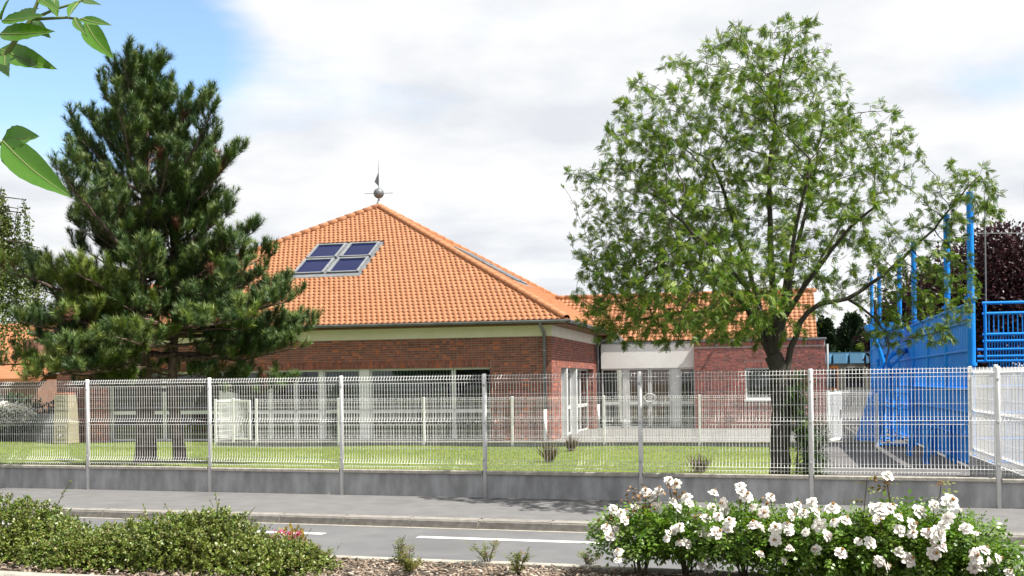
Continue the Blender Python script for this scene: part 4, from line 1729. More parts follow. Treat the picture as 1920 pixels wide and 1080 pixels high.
V, F, r = stamp(np.array([[-.5, 0, -.3], [.5, 0, -.3], [0, .5, -.3], [0, 0, .5]]), [np.array([[0, 1, 3], [1, 2, 3], [2, 0, 3], [0, 2, 1]])],
                frames(rng.normal(0, 1, (len(k), 3))), Pn[k] + rng.normal(0, .028, (len(k), 3)) * [1, 1, .5] + [0, 0, .03], np.full(len(k), .014))
obj('berry_cluster', mesh_np('berry_cluster', V, F, 'rowan_berry', r), rowan, kind='stuff')
print('rowan nodes', len(Pn), 'leaves', len(ii))

# suckers and ivy on the trunk
iv = empty('leafy_shrub', (4.55, 17.7, .07), 0, label='leafy shrub of green suckers climbing the right side of the rowan trunk', cat='shrub')
N = 900
tz = rng.random(N)
Pp = np.stack([.02 + .16 * np.sin(tz * 7) * .4 + rng.normal(0, .12, N) * (1 - .5 * tz), rng.normal(0, .14, N), .1 + tz * 1.75], 1)
Pp[:, 0] += .10 - .22 * tz
TV, TF = pinnate_tpl(4, .36, .15, .3)
V, F, r = stamp(TV, TF, frames(np.stack([rng.normal(.3, .8, N), rng.normal(-.3, .8, N), rng.normal(-.1, .5, N)], 1)), Pp, rng.uniform(.10, .19, N))
obj('foliage', mesh_np('foliage', V, F, 'ivy', r), iv)
st = MB()
for k in range(7):
    a = random.uniform(-.12, .15)
    st.tube([(a, random.uniform(-.1, .1), 0), (a * .7 + .03, 0, .7), (a * .3 - .05, random.uniform(-.08, .08), 1.4), (-.12 + a * .2, 0, 1.9)], [.014, .011, .008, .004], 5)
st.build('stem', 'bark', iv, kind='stuff')

# ---- pines
def needle_tpl(n=40, rs=1):
    """bottle-brush shoot along +y, length 1 (scaled); needles are thin triangles"""
    g = np.random.default_rng(rs)
    V, F = [], []
    for i in range(n):
        y = g.random() ** .8 * .95
        t = g.random() * 2 * math.pi
        out = np.array([math.cos(t), 0, math.sin(t)])
        d = out * 1.0 + np.array([0, .45 + .7 * y, 0])
        d /= np.linalg.norm(d)
        L_ = .56 + .16 * g.random()
        s = np.cross(d, out)
        s /= np.linalg.norm(s)
        b = np.array([0, y, 0])
        k = len(V)
        V += [b + s * .026, b - s * .026, b + d * L_]
        F.append((k, k + 1, k + 2))
    return np.array(V), [np.array(F)]


NT = [needle_tpl(60, k) for k in range(3)]


def pine(base, H_, whorls, label, name_group, r0, seed, lean=(0, 0)):
    g = np.random.default_rng(seed)
    t = empty('pine_tree', base, 0, label=label, cat='tree', group=name_group)
    # trunk
    mb = MB()
    pts, rad = [], []
    for k in range(22):
        f = k / 21
        pts.append((lean[0] * f + .05 * math.sin(f * 9 + seed), lean[1] * f + .04 * math.cos(f * 7), H_ * .97 * f))
        rad.append(r0 * (1 - f) ** .8 * (1 + .04 * math.sin(k * 2.3)) + .012 + (r0 * .16 * max(0, 1 - f * 14)))
    mb.tube(pts, rad, 14)
    mb.build('trunk', 'pine_bark', t, smooth=True)
    ax_ = np.array(pts)
    br = MB()
    S, D, Y = [], [], []

    def shoot(p, d, young):
        S.append(p)
        D.append(d)
        Y.append(young)
    for (f, L_, nb, rise, azs) in whorls:
        for b in range(nb):
            az = azs[b] if azs is not None and b < len(azs) else g.random() * 2 * math.pi
            if f < .40:
                dz_ = (az + math.pi / 2 + math.pi) % (2 * math.pi) - math.pi
                if abs(dz_ - .40) < .42:
                    az += .55 if dz_ > .40 else -.45
            o0 = np.array([np.interp(f * H_, ax_[:, 2], ax_[:, k]) for k in range(3)])
            o0[2] += g.normal(0, .16)
            l = L_ * g.uniform(.55, 1.12) * (.82 if (math.cos(az) < -.3 and f > .4) else 1.06)
            hd_ = np.array([math.cos(az), math.sin(az), 0])
            nseg = max(4, int(l / .22))
            pp = [o0]
            dcur = hd_ + np.array([0, 0, rise])
            for s_ in range(nseg):
                q = s_ / nseg
                dcur = hd_ + np.array([0, 0, rise * .5 + rise * .9 * q]) + g.normal(0, .10, 3)
                dcur /= np.linalg.norm(dcur)
                pp.append(pp[-1] + dcur * l / nseg)
            r_b = .012 + .016 * l
            br.tube(pp, [r_b * (1 - .85 * k / nseg) for k in range(nseg + 1)], 5, cap=False)
            # side branches
            for s_ in range(1, nseg + 1):
                q = s_ / nseg
                if q < .22:
                    continue
                for sd in (-1, 1):
                    if g.random() < .18:
                        continue
                    sl_ = (.26 + .75 * (1 - q) * min(1, l / 2)) * g.uniform(.55, 1.25)
                    sv = np.cross(hd_, [0, 0, 1.0]) * sd
                    dd = sv * .7 + hd_ * .6 + np.array([0, 0, .42 + .6 * rise]) + g.normal(0, .28, 3)
                    dd /= np.linalg.norm(dd)
                    e1_ = pp[s_] + dd * sl_
                    br.tube([pp[s_], e1_], [.009, .005], 3, cap=False)
                    ns = max(1, int(sl_ / .13))
                    for u in range(ns + 1):
                        bp = pp[s_] + dd * sl_ * (.25 + .75 * u / max(1, ns))
                        for _ in range(3 if u == ns else 1 + (g.random() < .5)):
                            sd2 = dd * .5 + np.array([0, 0, 1.1]) + g.normal(0, .36, 3)
                            shoot(bp, sd2, q)
            for _ in range(3):
                shoot(pp[-1], dcur * .7 + np.array([0, 0, .75]) + g.normal(0, .28, 3), 1.0)
            for s_ in range(2, nseg):
                if g.random() < .6:
                    shoot(pp[s_], np.array([0, 0, 1.0]) + hd_ * .5 + g.normal(0, .3, 3), .6)
    top = ax_[-1]
    for k in range(26):
        z = H_ * (.80 + .2 * k / 25)
        o0 = np.array([np.interp(z, ax_[:, 2], ax_[:, j]) for j in range(3)])
        shoot(o0, np.array([g.normal(0, .45), g.normal(0, .45), 1.0]), .9)
    shoot(top, np.array([0, 0, 1.0]), 1)
    br.build('branch_wood', 'pine_bark', t, kind='stuff')
    S, D, Y = np.array(S), unit(np.array(D)), np.array(Y)
    bare = (np.hypot(S[:, 0], S[:, 1]) < 1.35) & (S[:, 2] < 3.1) & (g.random(len(S)) < .93)   # the shaded inside of the low boughs carries no needles
    S, D, Y = S[~bare], D[~bare], Y[~bare]
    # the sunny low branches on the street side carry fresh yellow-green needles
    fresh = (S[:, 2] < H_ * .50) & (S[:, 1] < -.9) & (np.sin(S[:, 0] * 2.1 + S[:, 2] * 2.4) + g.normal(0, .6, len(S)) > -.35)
    dead = (~fresh) & (np.sin(S[:, 0] * 3.7 + 1) * np.sin(S[:, 2] * 2.9) * np.sin(S[:, 1] * 3.1) > .80) & (g.random(len(S)) < .7) & (S[:, 2] < H_ * .85)
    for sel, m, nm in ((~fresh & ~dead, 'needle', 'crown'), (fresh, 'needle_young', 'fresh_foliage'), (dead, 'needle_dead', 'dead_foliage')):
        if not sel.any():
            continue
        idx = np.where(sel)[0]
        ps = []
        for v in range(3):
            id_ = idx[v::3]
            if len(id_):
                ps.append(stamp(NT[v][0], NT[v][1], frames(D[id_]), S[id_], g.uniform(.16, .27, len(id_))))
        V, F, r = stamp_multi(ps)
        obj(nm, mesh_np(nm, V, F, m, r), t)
    print('pine shoots', len(S))
    return t


PB = np.array([at(268, 866, 23.3)[0], 23.3, .22])
wh = []
gg = np.random.default_rng(5)
# fractions of height, branch length, count, rise
for f, L_, nb, rise in ((.22, 2.6, 4, -.02), (.26, 2.9, 5, .02), (.31, 2.9, 6, .08), (.35, 2.9, 7, .2), (.41, 2.9, 7, .35), (.47, 2.9, 7, .5), (.53, 2.9, 7, .65), (.59, 2.75, 7, .85), (.65, 2.45, 7, 1.0), (.71, 2.0, 7, 1.2), (.77, 1.5, 6, 1.5), (.83, 1.05, 6, 1.9), (.89, .65, 5, 2.4)):
    a0 = gg.random() * 6.28
    wh.append((f, L_, nb, rise, [a0 + 6.283 * k / nb + gg.normal(0, .2) for k in range(nb)]))
wh += [(.27, 2.7, 3, -.03, [-1.62, -1.86, -1.72]), (.34, 2.6, 3, .0, [-1.66, -1.95, -1.78]), (.30, 3.1, 3, .0, [-.05, -.4, .25])]
pine(PB, 8.5, wh, 'tall dark pine with the thick left trunk behind the street fence', 'pines on the lawn', .195, 1, (.12, 0))
PB2 = np.array([at(333, 866, 23.5)[0], 23.5, .2])
wh2 = []
for f, L_, nb, rise in ((.30, 2.0, 5, .0), (.38, 2.7, 6, .06), (.48, 2.6, 6, .15), (.58, 2.3, 6, .3), (.68, 1.9, 6, .5), (.80, 1.3, 5, .8), (.9, .8, 5, 1.1)):
    a0 = gg.random() * 6.28
    az = [a0 + 6.283 * k / nb + gg.normal(0, .25) for k in range(nb)]
    az[0] = gg.normal(-.15, .2)
    az[1] = gg.normal(-.7, .2)
    wh2.append((f, L_, nb, rise, az))
pine(PB2, 5.6, wh2, 'smaller pine with the thin right trunk beside the tall one', 'pines on the lawn', .125, 2, (-.1, .1))

# ---- weeping birch at the left edge
bi = empty('birch_tree', (-13.1, 27.5, .05), 0, label='weeping birch with hanging twigs at the left edge of the picture', cat='tree')
MB().tube([(0, 0, 0), (.1, 0, 3), (.0, .1, 7.6)], [.16, .12, .04], 10).build('trunk', 'bark', bi, smooth=True)
lim, S, D = MB(), [], []
for k in range(42):
    az = random.uniform(-2.2, 2.2)
    z0 = random.uniform(3.6, 7.4)
    l = random.uniform(.5, 1.75) * (1 - .5 * max(0, z0 - 6) / 1.4)
    e1_ = np.array([math.cos(az) * l, math.sin(az) * l, z0 + .45])
    lim.tube([(0.05, .05, z0 - .3), e1_ * [.55, .55, 1] + [0, 0, .1], e1_], [.03, .02, .01], 5)
    for j in range(5):
        s0 = e1_ * [random.uniform(.5, 1.08), random.uniform(.5, 1.08), 1] + [0, 0, random.uniform(-.1, .1)]
        ln = random.uniform(.7, 2.4)
        sway = np.array([random.uniform(-.2, .2), random.uniform(-.2, .2), 0])
        end = s0 + sway + [0, 0, -ln]
        lim.tube([s0, (s0 + end) / 2 + sway * .3, end], [.006, .004, .003], 3)
        for _ in range(int(ln * 70)):
            u = random.random()
            S.append(s0 + (end - s0) * u + np.array([random.gauss(0, .05), random.gauss(0, .05), 0]))
            D.append((random.gauss(0, 1), random.gauss(0, 1), -1.1))
lim.build('limb', 'twig', bi)
TV, TF = diamond_tpl(.7)
V, F, r = stamp(TV, TF, frames(np.array(D), rng.normal(0, 1, (len(D), 3))), np.array(S), rng.uniform(.055, .09, len(S)))
obj('crown', mesh_np('crown', V, F, 'birch_leaf', r), bi)


# ---- background trees: leaf clumps spread through lobes
def leafy_tree(name, base, lobes, n, size, m, label, trunk_h, group=None, tr=.2, barkm='bark'):
    t = empty(name, base, 0, label=label, cat='tree', group=group)
    tb_ = MB()
    tb_.tube([(0, 0, 0), (.1, 0, trunk_h * .5), (0, 0, trunk_h)], [tr, tr * .8, tr * .6], 8)
    S, D = [], []
    tot = sum(l[3] * l[4] * l[5] for l in lobes)
    for (x, y, z, rx, ry, rz_) in lobes:
        tb_.tube([(0, 0, trunk_h * .8), (x * .5, y * .5, (z + trunk_h) * .5), (x, y, z + rz_ * .4)], [tr * .5, tr * .3, tr * .08], 5)
        k = int(n * rx * ry * rz_ / tot)
        nc = max(6, k // 26)
        cp, cd = blob_points(nc, (x, y, z), (rx, ry, rz_), .25, .5)
        j = rng.integers(0, nc, k)
        S.append(cp[j] + rng.normal(0, 1, (k, 3)) * min(rx, rz_) * .13)
        D.append(cd[j] + rng.normal(0, .7, (k, 3)))
    tb_.build('trunk', barkm, t, smooth=True)
    S, D = np.concatenate(S), np.concatenate(D)
    TV, TF = diamond_tpl(.62)
    V, F, r = stamp(TV, TF, frames(D, rng.normal(0, 1, (len(D), 3))), S, rng.uniform(.7, 1.2, len(S)) * size)
    obj('crown', mesh_np('crown', V, F, m, r), t)
    return t


Yp = 44.0
c = at(1850, 560, Yp)
leafy_tree('plum_tree', (c[0], Yp, 0), [(0, 0, 4.6, 2.6, 2.2, 2.6), (-1.6, .2, 3.9, 1.9, 1.8, 2.1), (1.6, 0, 4.8, 2.2, 2, 2.6), (.2, -.6, 6.2, 1.7, 1.5, 1.5), (2.8, .3, 4.4, 1.8, 1.8, 2.2)], 46000, .17, 'plum_leaf', 'dark purple leaved plum tree rising behind the court rails', 2.6)
c = at(1712, 600, Yp + 2)
leafy_tree('plum_tree', (c[0], Yp + 2, 0), [(0, 0, 3.6, 1.6, 1.6, 2.0), (.8, .2, 4.9, 1.2, 1.2, 1.4), (-.7, 0, 3.2, 1.2, 1.2, 1.5)], 20000, .17, 'plum_leaf', 'dark purple leaved plum tree behind the blue net posts, left of the larger one', 2.0)


def conifer(base, h, w, label):
    t = empty('cypress_tree', base, 0, label=label, cat='tree', group='cypresses behind the annex')
    MB().tube([(0, 0, 0), (0, 0, h * .95)], [.22, .03], 8).build('trunk', 'bark', t)
    n = 6500
    f = rng.random(n) ** .75
    prof_ = np.minimum(1, f * 6 + .5) * (1 - f) ** .75
    az = rng.random(n) * 6.283
    lob = 1 + .22 * np.sin(az * 5 + f * 23) + .12 * np.sin(az * 11 + f * 40)
    rad = w * prof_ * lob * (.55 + .45 * rng.random(n) ** .5)
    S = np.stack([rad * np.cos(az), rad * np.sin(az), f * h + rng.normal(0, .08, n)], 1)
    D = np.stack([np.cos(az), np.sin(az), rng.normal(.5, .5, n)], 1)
    TV, TF = diamond_tpl(.5)
    V, F, r = stamp(TV, TF, frames(D, rng.normal(0, 1, (n, 3))), S, rng.uniform(.25, .55, n))
    obj('crown', mesh_np('crown', V, F, 'cypress', r), t)


for px, top, Yc, w, lab in ((1598, 596, 68, 1.9, 'dark green cypress tree with the tallest tip behind the annex'), (1545, 604, 74, 1.7, 'dark cypress tree half hidden by the end of the wing roof'), (1622, 622, 66, 1.3, 'shorter dark cypress tree next to the blue board wall')):
    c = at(px, top, Yc)
    conifer((c[0], Yc, -.1), c[2] + .1, w, lab)
c = at(1660, 690, 78)
leafy_tree('far_tree', (-24, 92, -.1), [(0, 0, 4, 4, 3, 3), (4, 0, 3.5, 3, 3, 2.6), (-4, 1, 3.5, 3.4, 3, 2.4)], 6000, .5, 'hedge', 'broad green tree far behind the houses on the left', 2.5)


# ---- hedge and white flowers at the left
def shrub(name, base, lobes, n, size, m, label, cat='shrub', group=None, w=.6, stemm='twig'):
    t = empty(name, base, 0, label=label, cat=cat, group=group)
    S, D = [], []
    tot = sum(l[3] * l[4] * l[5] for l in lobes)
    st = MB()
    for (x, y, z, rx, ry, rz_) in lobes:
        k = int(n * rx * ry * rz_ / tot)
        p, d = blob_points(k, (x, y, z), (rx, ry, rz_), .3, .6)
        ok = p[:, 2] > .02
        S.append(p[ok])
        D.append(d[ok] + rng.normal(0, .6, (ok.sum(), 3)))
        for _ in range(4):
            st.tube([(x * .6, y * .6, 0), (x + random.gauss(0, rx * .3), y, z), (x + random.gauss(0, rx * .5), y + random.gauss(0, ry * .4), z + rz_ * .7)], [.012, .008, .003], 4)
    st.build('stem', stemm, t, kind='stuff')
    S, D = np.concatenate(S), np.concatenate(D)
    TV, TF = leaf_tpl(w)
    V, F, r = stamp(TV, TF, frames(D), S, rng.uniform(.7, 1.25, len(S)) * size)
    obj('foliage', mesh_np('foliage', V, F, m, r), t)
    return t


c = SW(-19.2, 1.2, .05)
shrub('garden_shrub', c, [(0, 0, .8, 1.6, .9, .8), (2.0, .3, .75, 1.0, .7, .75)], 5000, .12, 'hedge', 'dark green shrub behind the fence at the left edge')
wf_ = empty('flowering_shrub', SW(-18.9, .15, .05), SITE_R, label='shrub covered with white flowers by the left edge beyond the lawn', cat='shrub')
p, d = blob_points(2500, (0, 0, .95), (1.5, .5, .42), .4, .5)
TV, TF = leaf_tpl(.8)
V, F, r = stamp(TV, TF, frames(d + rng.normal(0, .5, d.shape)), p, rng.uniform(.05, .09, len(p)))
obj('flower_mass', mesh_np('flower_mass', V, F, 'petal', r), wf_, kind='stuff')
p, d = blob_points(2200, (0, 0, .6), (1.5, .5, .6), .2, .5)
V, F, r = stamp(TV, TF, frames(d + rng.normal(0, .5, d.shape)), p, rng.uniform(.06, .11, len(p)))
obj('foliage', mesh_np('foliage', V, F, 'hedge', r), wf_)
st = MB()
for k in range(8):
    st.tube([(k * .1 - .4, 0, 0), (k * .3 - 1.05, 0, .7)], [.015, .008], 4)
st.build('stem', 'twig', wf_, kind='stuff')
# low garden wall left of the barrel
gw = MB().box(0, 9.0, 0, .2, 0, .95, bev=.01)
o = gw.build('garden_wall', 'plinth', label='low grey garden wall left of the rain barrel', cat='wall')
o.location = tuple(SW(-25.4, .9, .02))
o.rotation_euler = (0, 0, SITE_R)
# dry tufts and silver shrub
for px, py, h, w_, lab in ((1030, 866, .55, .22, 'clump of dry brown grass on the lawn in front of the hall corner'), (1072, 845, .45, .2, 'clump of dry grass close to the terrace fence'), (1312, 884, .42, .25, 'clump of dry grass next to the street wall left of the rowan')):
    g0 = onz(px, py, .07)
    t = empty('dry_grass_clump', g0, 0, label=lab, cat='grass clump', group='dry grass clumps on the lawn')
    n = 170
    TV = np.array([[-.5, 0, 0], [.5, 0, 0], [.25, .6, .04], [0, 1, .14]])
    V, F, r = stamp(TV, [np.array([[0, 1, 2, 3]])], frames(np.stack([rng.normal(0, .42, n), rng.normal(0, .42, n), np.ones(n)], 1), rng.normal(0, 1, (n, 3))),
                    np.stack([rng.normal(0, w_ * .22, n), rng.normal(0, w_ * .22, n), np.zeros(n)], 1), np.stack([np.full(n, .009), rng.uniform(.35, 1.05, n) * h, np.full(n, .3)], 1))
    obj('blades', mesh_np('blades', V, F, 'dry_grass', r), t, kind='stuff')
c = onz(1525, 845, .06)
shrub('silver_shrub', c, [(0, 0, .32, .42, .38, .32), (.2, 0, .5, .25, .25, .3)], 2200, .07, 'silver_leaf', 'grey-green shrub at the edge of the yard right of the rowan', w=.3)

# ------------------------------------------------------------------ planting in the near bed
BED = lambda px, py: onz(px, py, .46)
YB = lambda t, o=-9.42: FW(t, o, .46)


def bed_at(px, off):
    """point of the bed seen at picture column px, off metres along the bed's depth (0 = road edge)"""
    best = None
    for t in np.arange(-9, 9, .02):
        p = FW(t, -8.95 - off, .46)
        q = 960 + FPX * p[0] / p[1]
        if best is None or abs(q - px) < best[0]:
            best = (abs(q - px), p)
    return best[1]


# white roses
def rose_mesh(i):
    g = np.random.default_rng(40 + i)
    V, F = [], []
    rows = ((.5, 8, .95, .10), (.43, 7, .72, .28), (.33, 6, .45, .38), (.2, 5, .25, .42))
    for ri, (L_, n, open_, lift) in enumerate(rows):
        for k in range(n):
            a = 2 * math.pi * (k + .5 * ri + g.random() * .5) / n
            o = np.array([math.cos(a), math.sin(a), 0])
            s = np.array([-math.sin(a), math.cos(a), 0])
            w = L_ * g.uniform(.50, .68)
            b = len(V)
            op = open_ * g.uniform(.85, 1.1)
            for u in (0, .4, .75, 1.0):
                rad = L_ * u * op
                z = lift * math.sin(u * 1.5) * (1.2 - op * .5) + g.normal(0, .012) - (.06 if u == 1.0 else 0)
                ww_ = w * (.25, .85, 1.0, .55)[int(round(u * 3)) if u != .75 else 2]
                for v in (-1, 0, 1):
                    V.append(o * (rad + (.0 if v == 0 else -.03 * u)) + s * ww_ * .5 * v + np.array([0, 0, z + (.05 if v else 0) * u * (1 if ri else -.3) + g.normal(0, .01)]))
            for j in range(3):
                for m in range(2):
                    c = b + j * 3 + m
                    F.append((c, c + 1, c + 4, c + 3))
    return np.array(V), np.array(F)


ROSE = []
for i in range(5):
    V, F = rose_mesh(i)
    ROSE.append(mesh_np('flower', V, F, 'petal', np.full(len(V), i * .19), smooth=True))
HEART = MB().lathe([(.02, .30), (.10, .40), (.07, .46), (.01, .47)], 8).data('stamens', 'stamen', smooth=True)
fl_px = [(1120 + x / 5.4, 880 + y / 5.4, s) for x, y, s in (
    (725, 115, 1), (795, 148, 1.1), (490, 230, 1.1), (560, 285, 1.1), (620, 235, 1.2), (160, 400, 1), (240, 445, .9), (270, 515, 1.1), (365, 405, 1.1), (95, 595, 1), (185, 610, .8), (130, 675, 1), (215, 840, 1.05),
    (210, 925, .8), (600, 385, 1.3), (765, 325, .9), (810, 400, 1.1), (905, 290, 1.1), (930, 340, 1), (1175, 245, 1), (1275, 340, 1.1), (1160, 390, 1), (1290, 400, 1.1), (1105, 500, 1.1), (1225, 480, .9), (1340, 540, 1.1),
    (1110, 620, 1.1), (1205, 640, 1.2), (1310, 610, 1), (1130, 690, .9), (835, 590, 1), (770, 620, .9), (715, 650, .8), (700, 705, .7), (905, 750, 1.1), (840, 745, .9), (1440, 175, 1), (1465, 230, 1.2), (1095, 880, .9),
    (1060, 975, .8), (1130, 1010, .9), (1030, 650, .8))]
fl_px += [(1640 + x / 5.4, 880 + y / 5.4, s) for x, y, s in (
    (130, 70, 1.1), (60, 390, 1.2), (140, 400, 1.2), (60, 480, 1.1), (240, 490, 1), (250, 620, 1.2), (370, 560, 1.1), (380, 650, .9), (455, 430, 1.4), (600, 360, 1), (760, 330, 1.5), (745, 490, 1.1), (700, 560, .9),
    (865, 420, .5), (925, 600, 1.1), (1025, 650, .45), (530, 650, 1.1), (640, 660, 1.5), (590, 740, .8), (600, 850, 1.2), (680, 800, .9), (240, 850, 1.2), (340, 915, 1.4), (40, 925, 1), (110, 985, 1), (1010, 860, 1.2),
    (1040, 920, 1), (1005, 990, 1.1), (1080, 1010, .9), (1110, 820, 1), (1240, 905, .9), (1150, 935, .9), (1360, 1050, .8))]
fl_px += [(1080 + x / 2.286, 860 + y / 2.286, s) for x, y, s in (
    (705, 120, 1), (730, 165, 1.2), (833, 165, .9), (805, 230, 1.1), (760, 210, .9), (765, 285, 1.2), (790, 300, 1), (855, 300, 1.2), (855, 350, 1.1), (905, 290, 1.1), (915, 312, .9), (920, 215, 1.1), (950, 200, .8),
    (1012, 190, 1), (975, 235, 1), (1025, 232, 1.1), (920, 245, .9), (1045, 285, 1.3), (1100, 215, 1.3), (1110, 275, 1), (1155, 265, 1), (985, 315, .8), (1075, 330, 1.1), (1030, 390, 1), (1135, 405, 1.1), (1260, 360, 1.2),
    (1210, 355, .8), (1300, 440, 1), (915, 390, .9), (790, 410, .9), (890, 440, .7), (1270, 215, 1.2), (1310, 230, 1.2), (1285, 260, 1), (1345, 215, 1.2))]
bush_def = [(1200, .16, .36, .44), (1283, .10, .36, .44), (1390, .22, .42, .47), (1490, .3, .38, .44), (1590, .35, .42, .46), (1690, .32, .42, .50), (1775, .3, .40, .46), (1862, .35, .26, .25)]
bushes = []
roselabels = ['leftmost white rose bush, with bare stems, next to faded brown blooms', 'second white rose bush from the left, with dark stems showing at its foot', 'third white rose bush from the left, with pinkish blooms clustered near the top',
              'fourth white rose bush from the left, in the middle of the row', 'fifth white rose bush from the left, below two tall thin shoots', 'white rose bush under the tallest single bloom, third from the right',
              'white rose bush with the largest blooms, second from the right', 'small white rose bush at the right end of the row']
TVr, TFr = pinnate_tpl(2, .46, .27, .2)
for (px, off, rw_, hh), lab in zip(bush_def, roselabels):
    b = bed_at(px, off)
    e_ = empty('rose_bush', b, 0, label=lab, cat='rose bush', group='row of white roses')
    st = MB()
    for k in range(11):
        a = random.uniform(0, 6.28)
        q = random.uniform(.35, 1) * rw_ * .8
        top = np.array([math.cos(a) * q, math.sin(a) * q * .7, hh * random.uniform(.55, 1.0)])
        st.tube([(random.gauss(0, .02), random.gauss(0, .02), -.02), top * [.35, .35, .45], top], [.008, .006, .003], 5)
    st.build('stem', 'rose_stem', e_, kind='stuff')
    n = int(1150 * rw_ / .4 * hh / .45)
    p, d = blob_points(n, (0, 0, hh * .62), (rw_, rw_ * .75, hh * .48), .15, .6)
    ok = p[:, 2] > (.17 if px < 1420 else .08)
    p, d = p[ok], d[ok]
    dd = d * .8 + rng.normal(0, .6, d.shape)
    dd[:, 2] -= .1
    V, F, r = stamp(TVr, TFr, frames(dd), p, rng.uniform(.055, .10, len(p)))
    obj('foliage', mesh_np('foliage', V, F, 'rose_leaf', r), e_)
    bushes.append((px, b, e_, MB(), [], rw_))
for px, py, s in fl_px:
    j = min(range(len(bushes)), key=lambda k: abs(bushes[k][0] - px))
    _, b, e_, stm, _, rw_ = bushes[j]
    dep = b[1] - rw_ * (random.uniform(.72, .92) if py > 960 else random.uniform(.1, .5))
    w = at(px, py, dep) - np.array(b)
    o = obj('flower', random.choice(ROSE), e_)
    o.location = tuple(w)
    s2 = s * random.uniform(.080, .092)
    o.scale = (s2, s2, s2 * random.uniform(.8, 1.1))
    face = Vector((random.gauss(.25, .55), random.gauss(-.75, .4), random.gauss(.75, .35)))
    o.rotation_euler = face.to_track_quat('Z', 'Y').to_euler()
    if random.random() < .6:
        obj('stamens', HEART, o)
    stm.tube([(w[0] * .6, w[1] * .4 + .02, max(.1, w[2] - .22)), (w[0] * .9, w[1] * .8 + .02, w[2] - .08), tuple(w)], [.004, .003, .0025], 4)
for px, b, e_, stm, _, rw_ in bushes:
    if stm.v:
        stm.build('flower_stalk', 'rose_stem', e_)
# faded blooms and tall shoots
for (px, py, n, sp) in ((1190, 930, 46, .05), (1150, 975, 34, .05), (1215, 950, 30, .045), (1440, 940, 14, .02), (1262, 916, 22, .035), (1765, 905, 10, .012), (1662, 903, 12, .014), (1640, 898, 6, .006), (1300, 975, 12, .03)):
    j = min(range(len(bushes)), key=lambda k: abs(bushes[k][0] - px))
    b, e_ = bushes[j][1], bushes[j][2]
    c = at(px, py, b[1] - .1) - np.array(b)
    TV, TF = leaf_tpl(.8)
    V, F, r = stamp(TV, TF, frames(rng.normal(0, 1, (n, 3))), c + rng.normal(0, sp, (n, 3)), rng.uniform(.018, .035, n))
    obj('faded_bloom', mesh_np('faded_bloom', V, F, 'faded', r), e_, kind='stuff')
for (pts, j) in (([(1655, 985), (1672, 950), (1664, 905)], 5), ([(1618, 980), (1622, 935), (1626, 895)], 4), ([(1740, 960), (1762, 930), (1765, 905)], 6)):
    b, e_ = bushes[j][1], bushes[j][2]
    q = [tuple(at(x, y, b[1] - .1) - np.array(b)) for x, y in pts]
    MB().tube(q, [.004, .003, .0025], 5).build('long_shoot', 'rose_stem', e_)
    lp = np.array([np.array(q[k]) * (1 - f) + np.array(q[k + 1]) * f for k, f in ((0, .5), (0, .9), (1, .35), (1, .75), (1, .95))])
    V, F, r = stamp(TVr, TFr, frames(np.stack([np.array([1, -1, 1, -1, 1]) * 1.0, rng.normal(0, .5, 5), np.full(5, .2)], 1)), lp, rng.uniform(.06, .09, 5))
    obj('shoot_leaves', mesh_np('shoot_leaves', V, F, 'young_leaf', r), e_)


# cotoneaster mounds
def mound(px, off, lobes, n, label):
    b = bed_at(px, off)
    t = empty('cotoneaster_bush', b, FEN_R, label=label, cat='bush', group='spreading evergreen bushes in the bed')
    S, D = [], []
    tot = sum(l[3] * l[4] for l in lobes)
    st = MB()
    for (x, y, z, rx, ry, rz_) in lobes:
        k = int(n * rx * ry / tot)
        # sprays: short arching twigs lined with small leaves
        nt_ = k // 16
        cp, cd = blob_points(nt_, (x, y, z), (rx, ry, rz_), .45, .8)
        cd[:, 2] = np.abs(cd[:, 2]) * .8 + .1
        ok = cp[:, 2] > .0
        cp, cd = cp[ok], cd[ok]
        ax_ = unit(cd + rng.normal(0, .55, cd.shape))
        Ls = rng.uniform(.04, .10, len(cp))
        tt = rng.random((len(cp), 16))
        pts = cp[:, None, :] + ax_[:, None, :] * (tt * Ls[:, None])[:, :, None]
        pts[:, :, 2] -= (tt ** 2) * .02
        S.append(pts.reshape(-1, 3))
        dd = np.repeat(ax_, 16, 0) * .6 + rng.normal(0, .8, (len(cp) * 16, 3))
        D.append(dd)
        for _ in range(int(18 * rx)):
            a = random.uniform(0, math.pi)
            s0 = np.array([x + rx * .7 * math.cos(a), y + random.uniform(-.5, .5) * ry, z + rz_ * .75 * math.sin(a)])
            dv = np.array([math.cos(a) * .7 + random.gauss(0, .3), random.gauss(0, .3), .75])
            l = random.uniform(.10, .36) * random.random() ** .4
            e1_ = s0 + unit(dv) * l
            st.tube([s0, (s0 + e1_) / 2 + [0, 0, .01], e1_], [.003, .0025, .0015], 4)
            m_ = int(l * 110)
            u = rng.random((m_, 1))
            S.append(s0 + (e1_ - s0) * u + rng.normal(0, .005, (m_, 3)))
            D.append(rng.normal(0, 1, (m_, 3)) + unit(dv))
    for _ in range(14):
        x, y, z, rx, ry, rz_ = random.choice(lobes)
        st.tube([(x * .5, y, -.02), (x + random.gauss(0, rx * .5), y + random.gauss(0, ry * .4), z)], [.012, .006], 5)
    st.build('stem', 'rose_stem', t, kind='stuff')
    S, D = np.concatenate(S), np.concatenate(D)
    TV, TF = diamond_tpl(.62)
    V, F, r = stamp(TV, TF, frames(D), S, rng.uniform(.018, .030, len(S)))
    obj('foliage', mesh_np('foliage', V, F, 'cotoneaster', r), t)


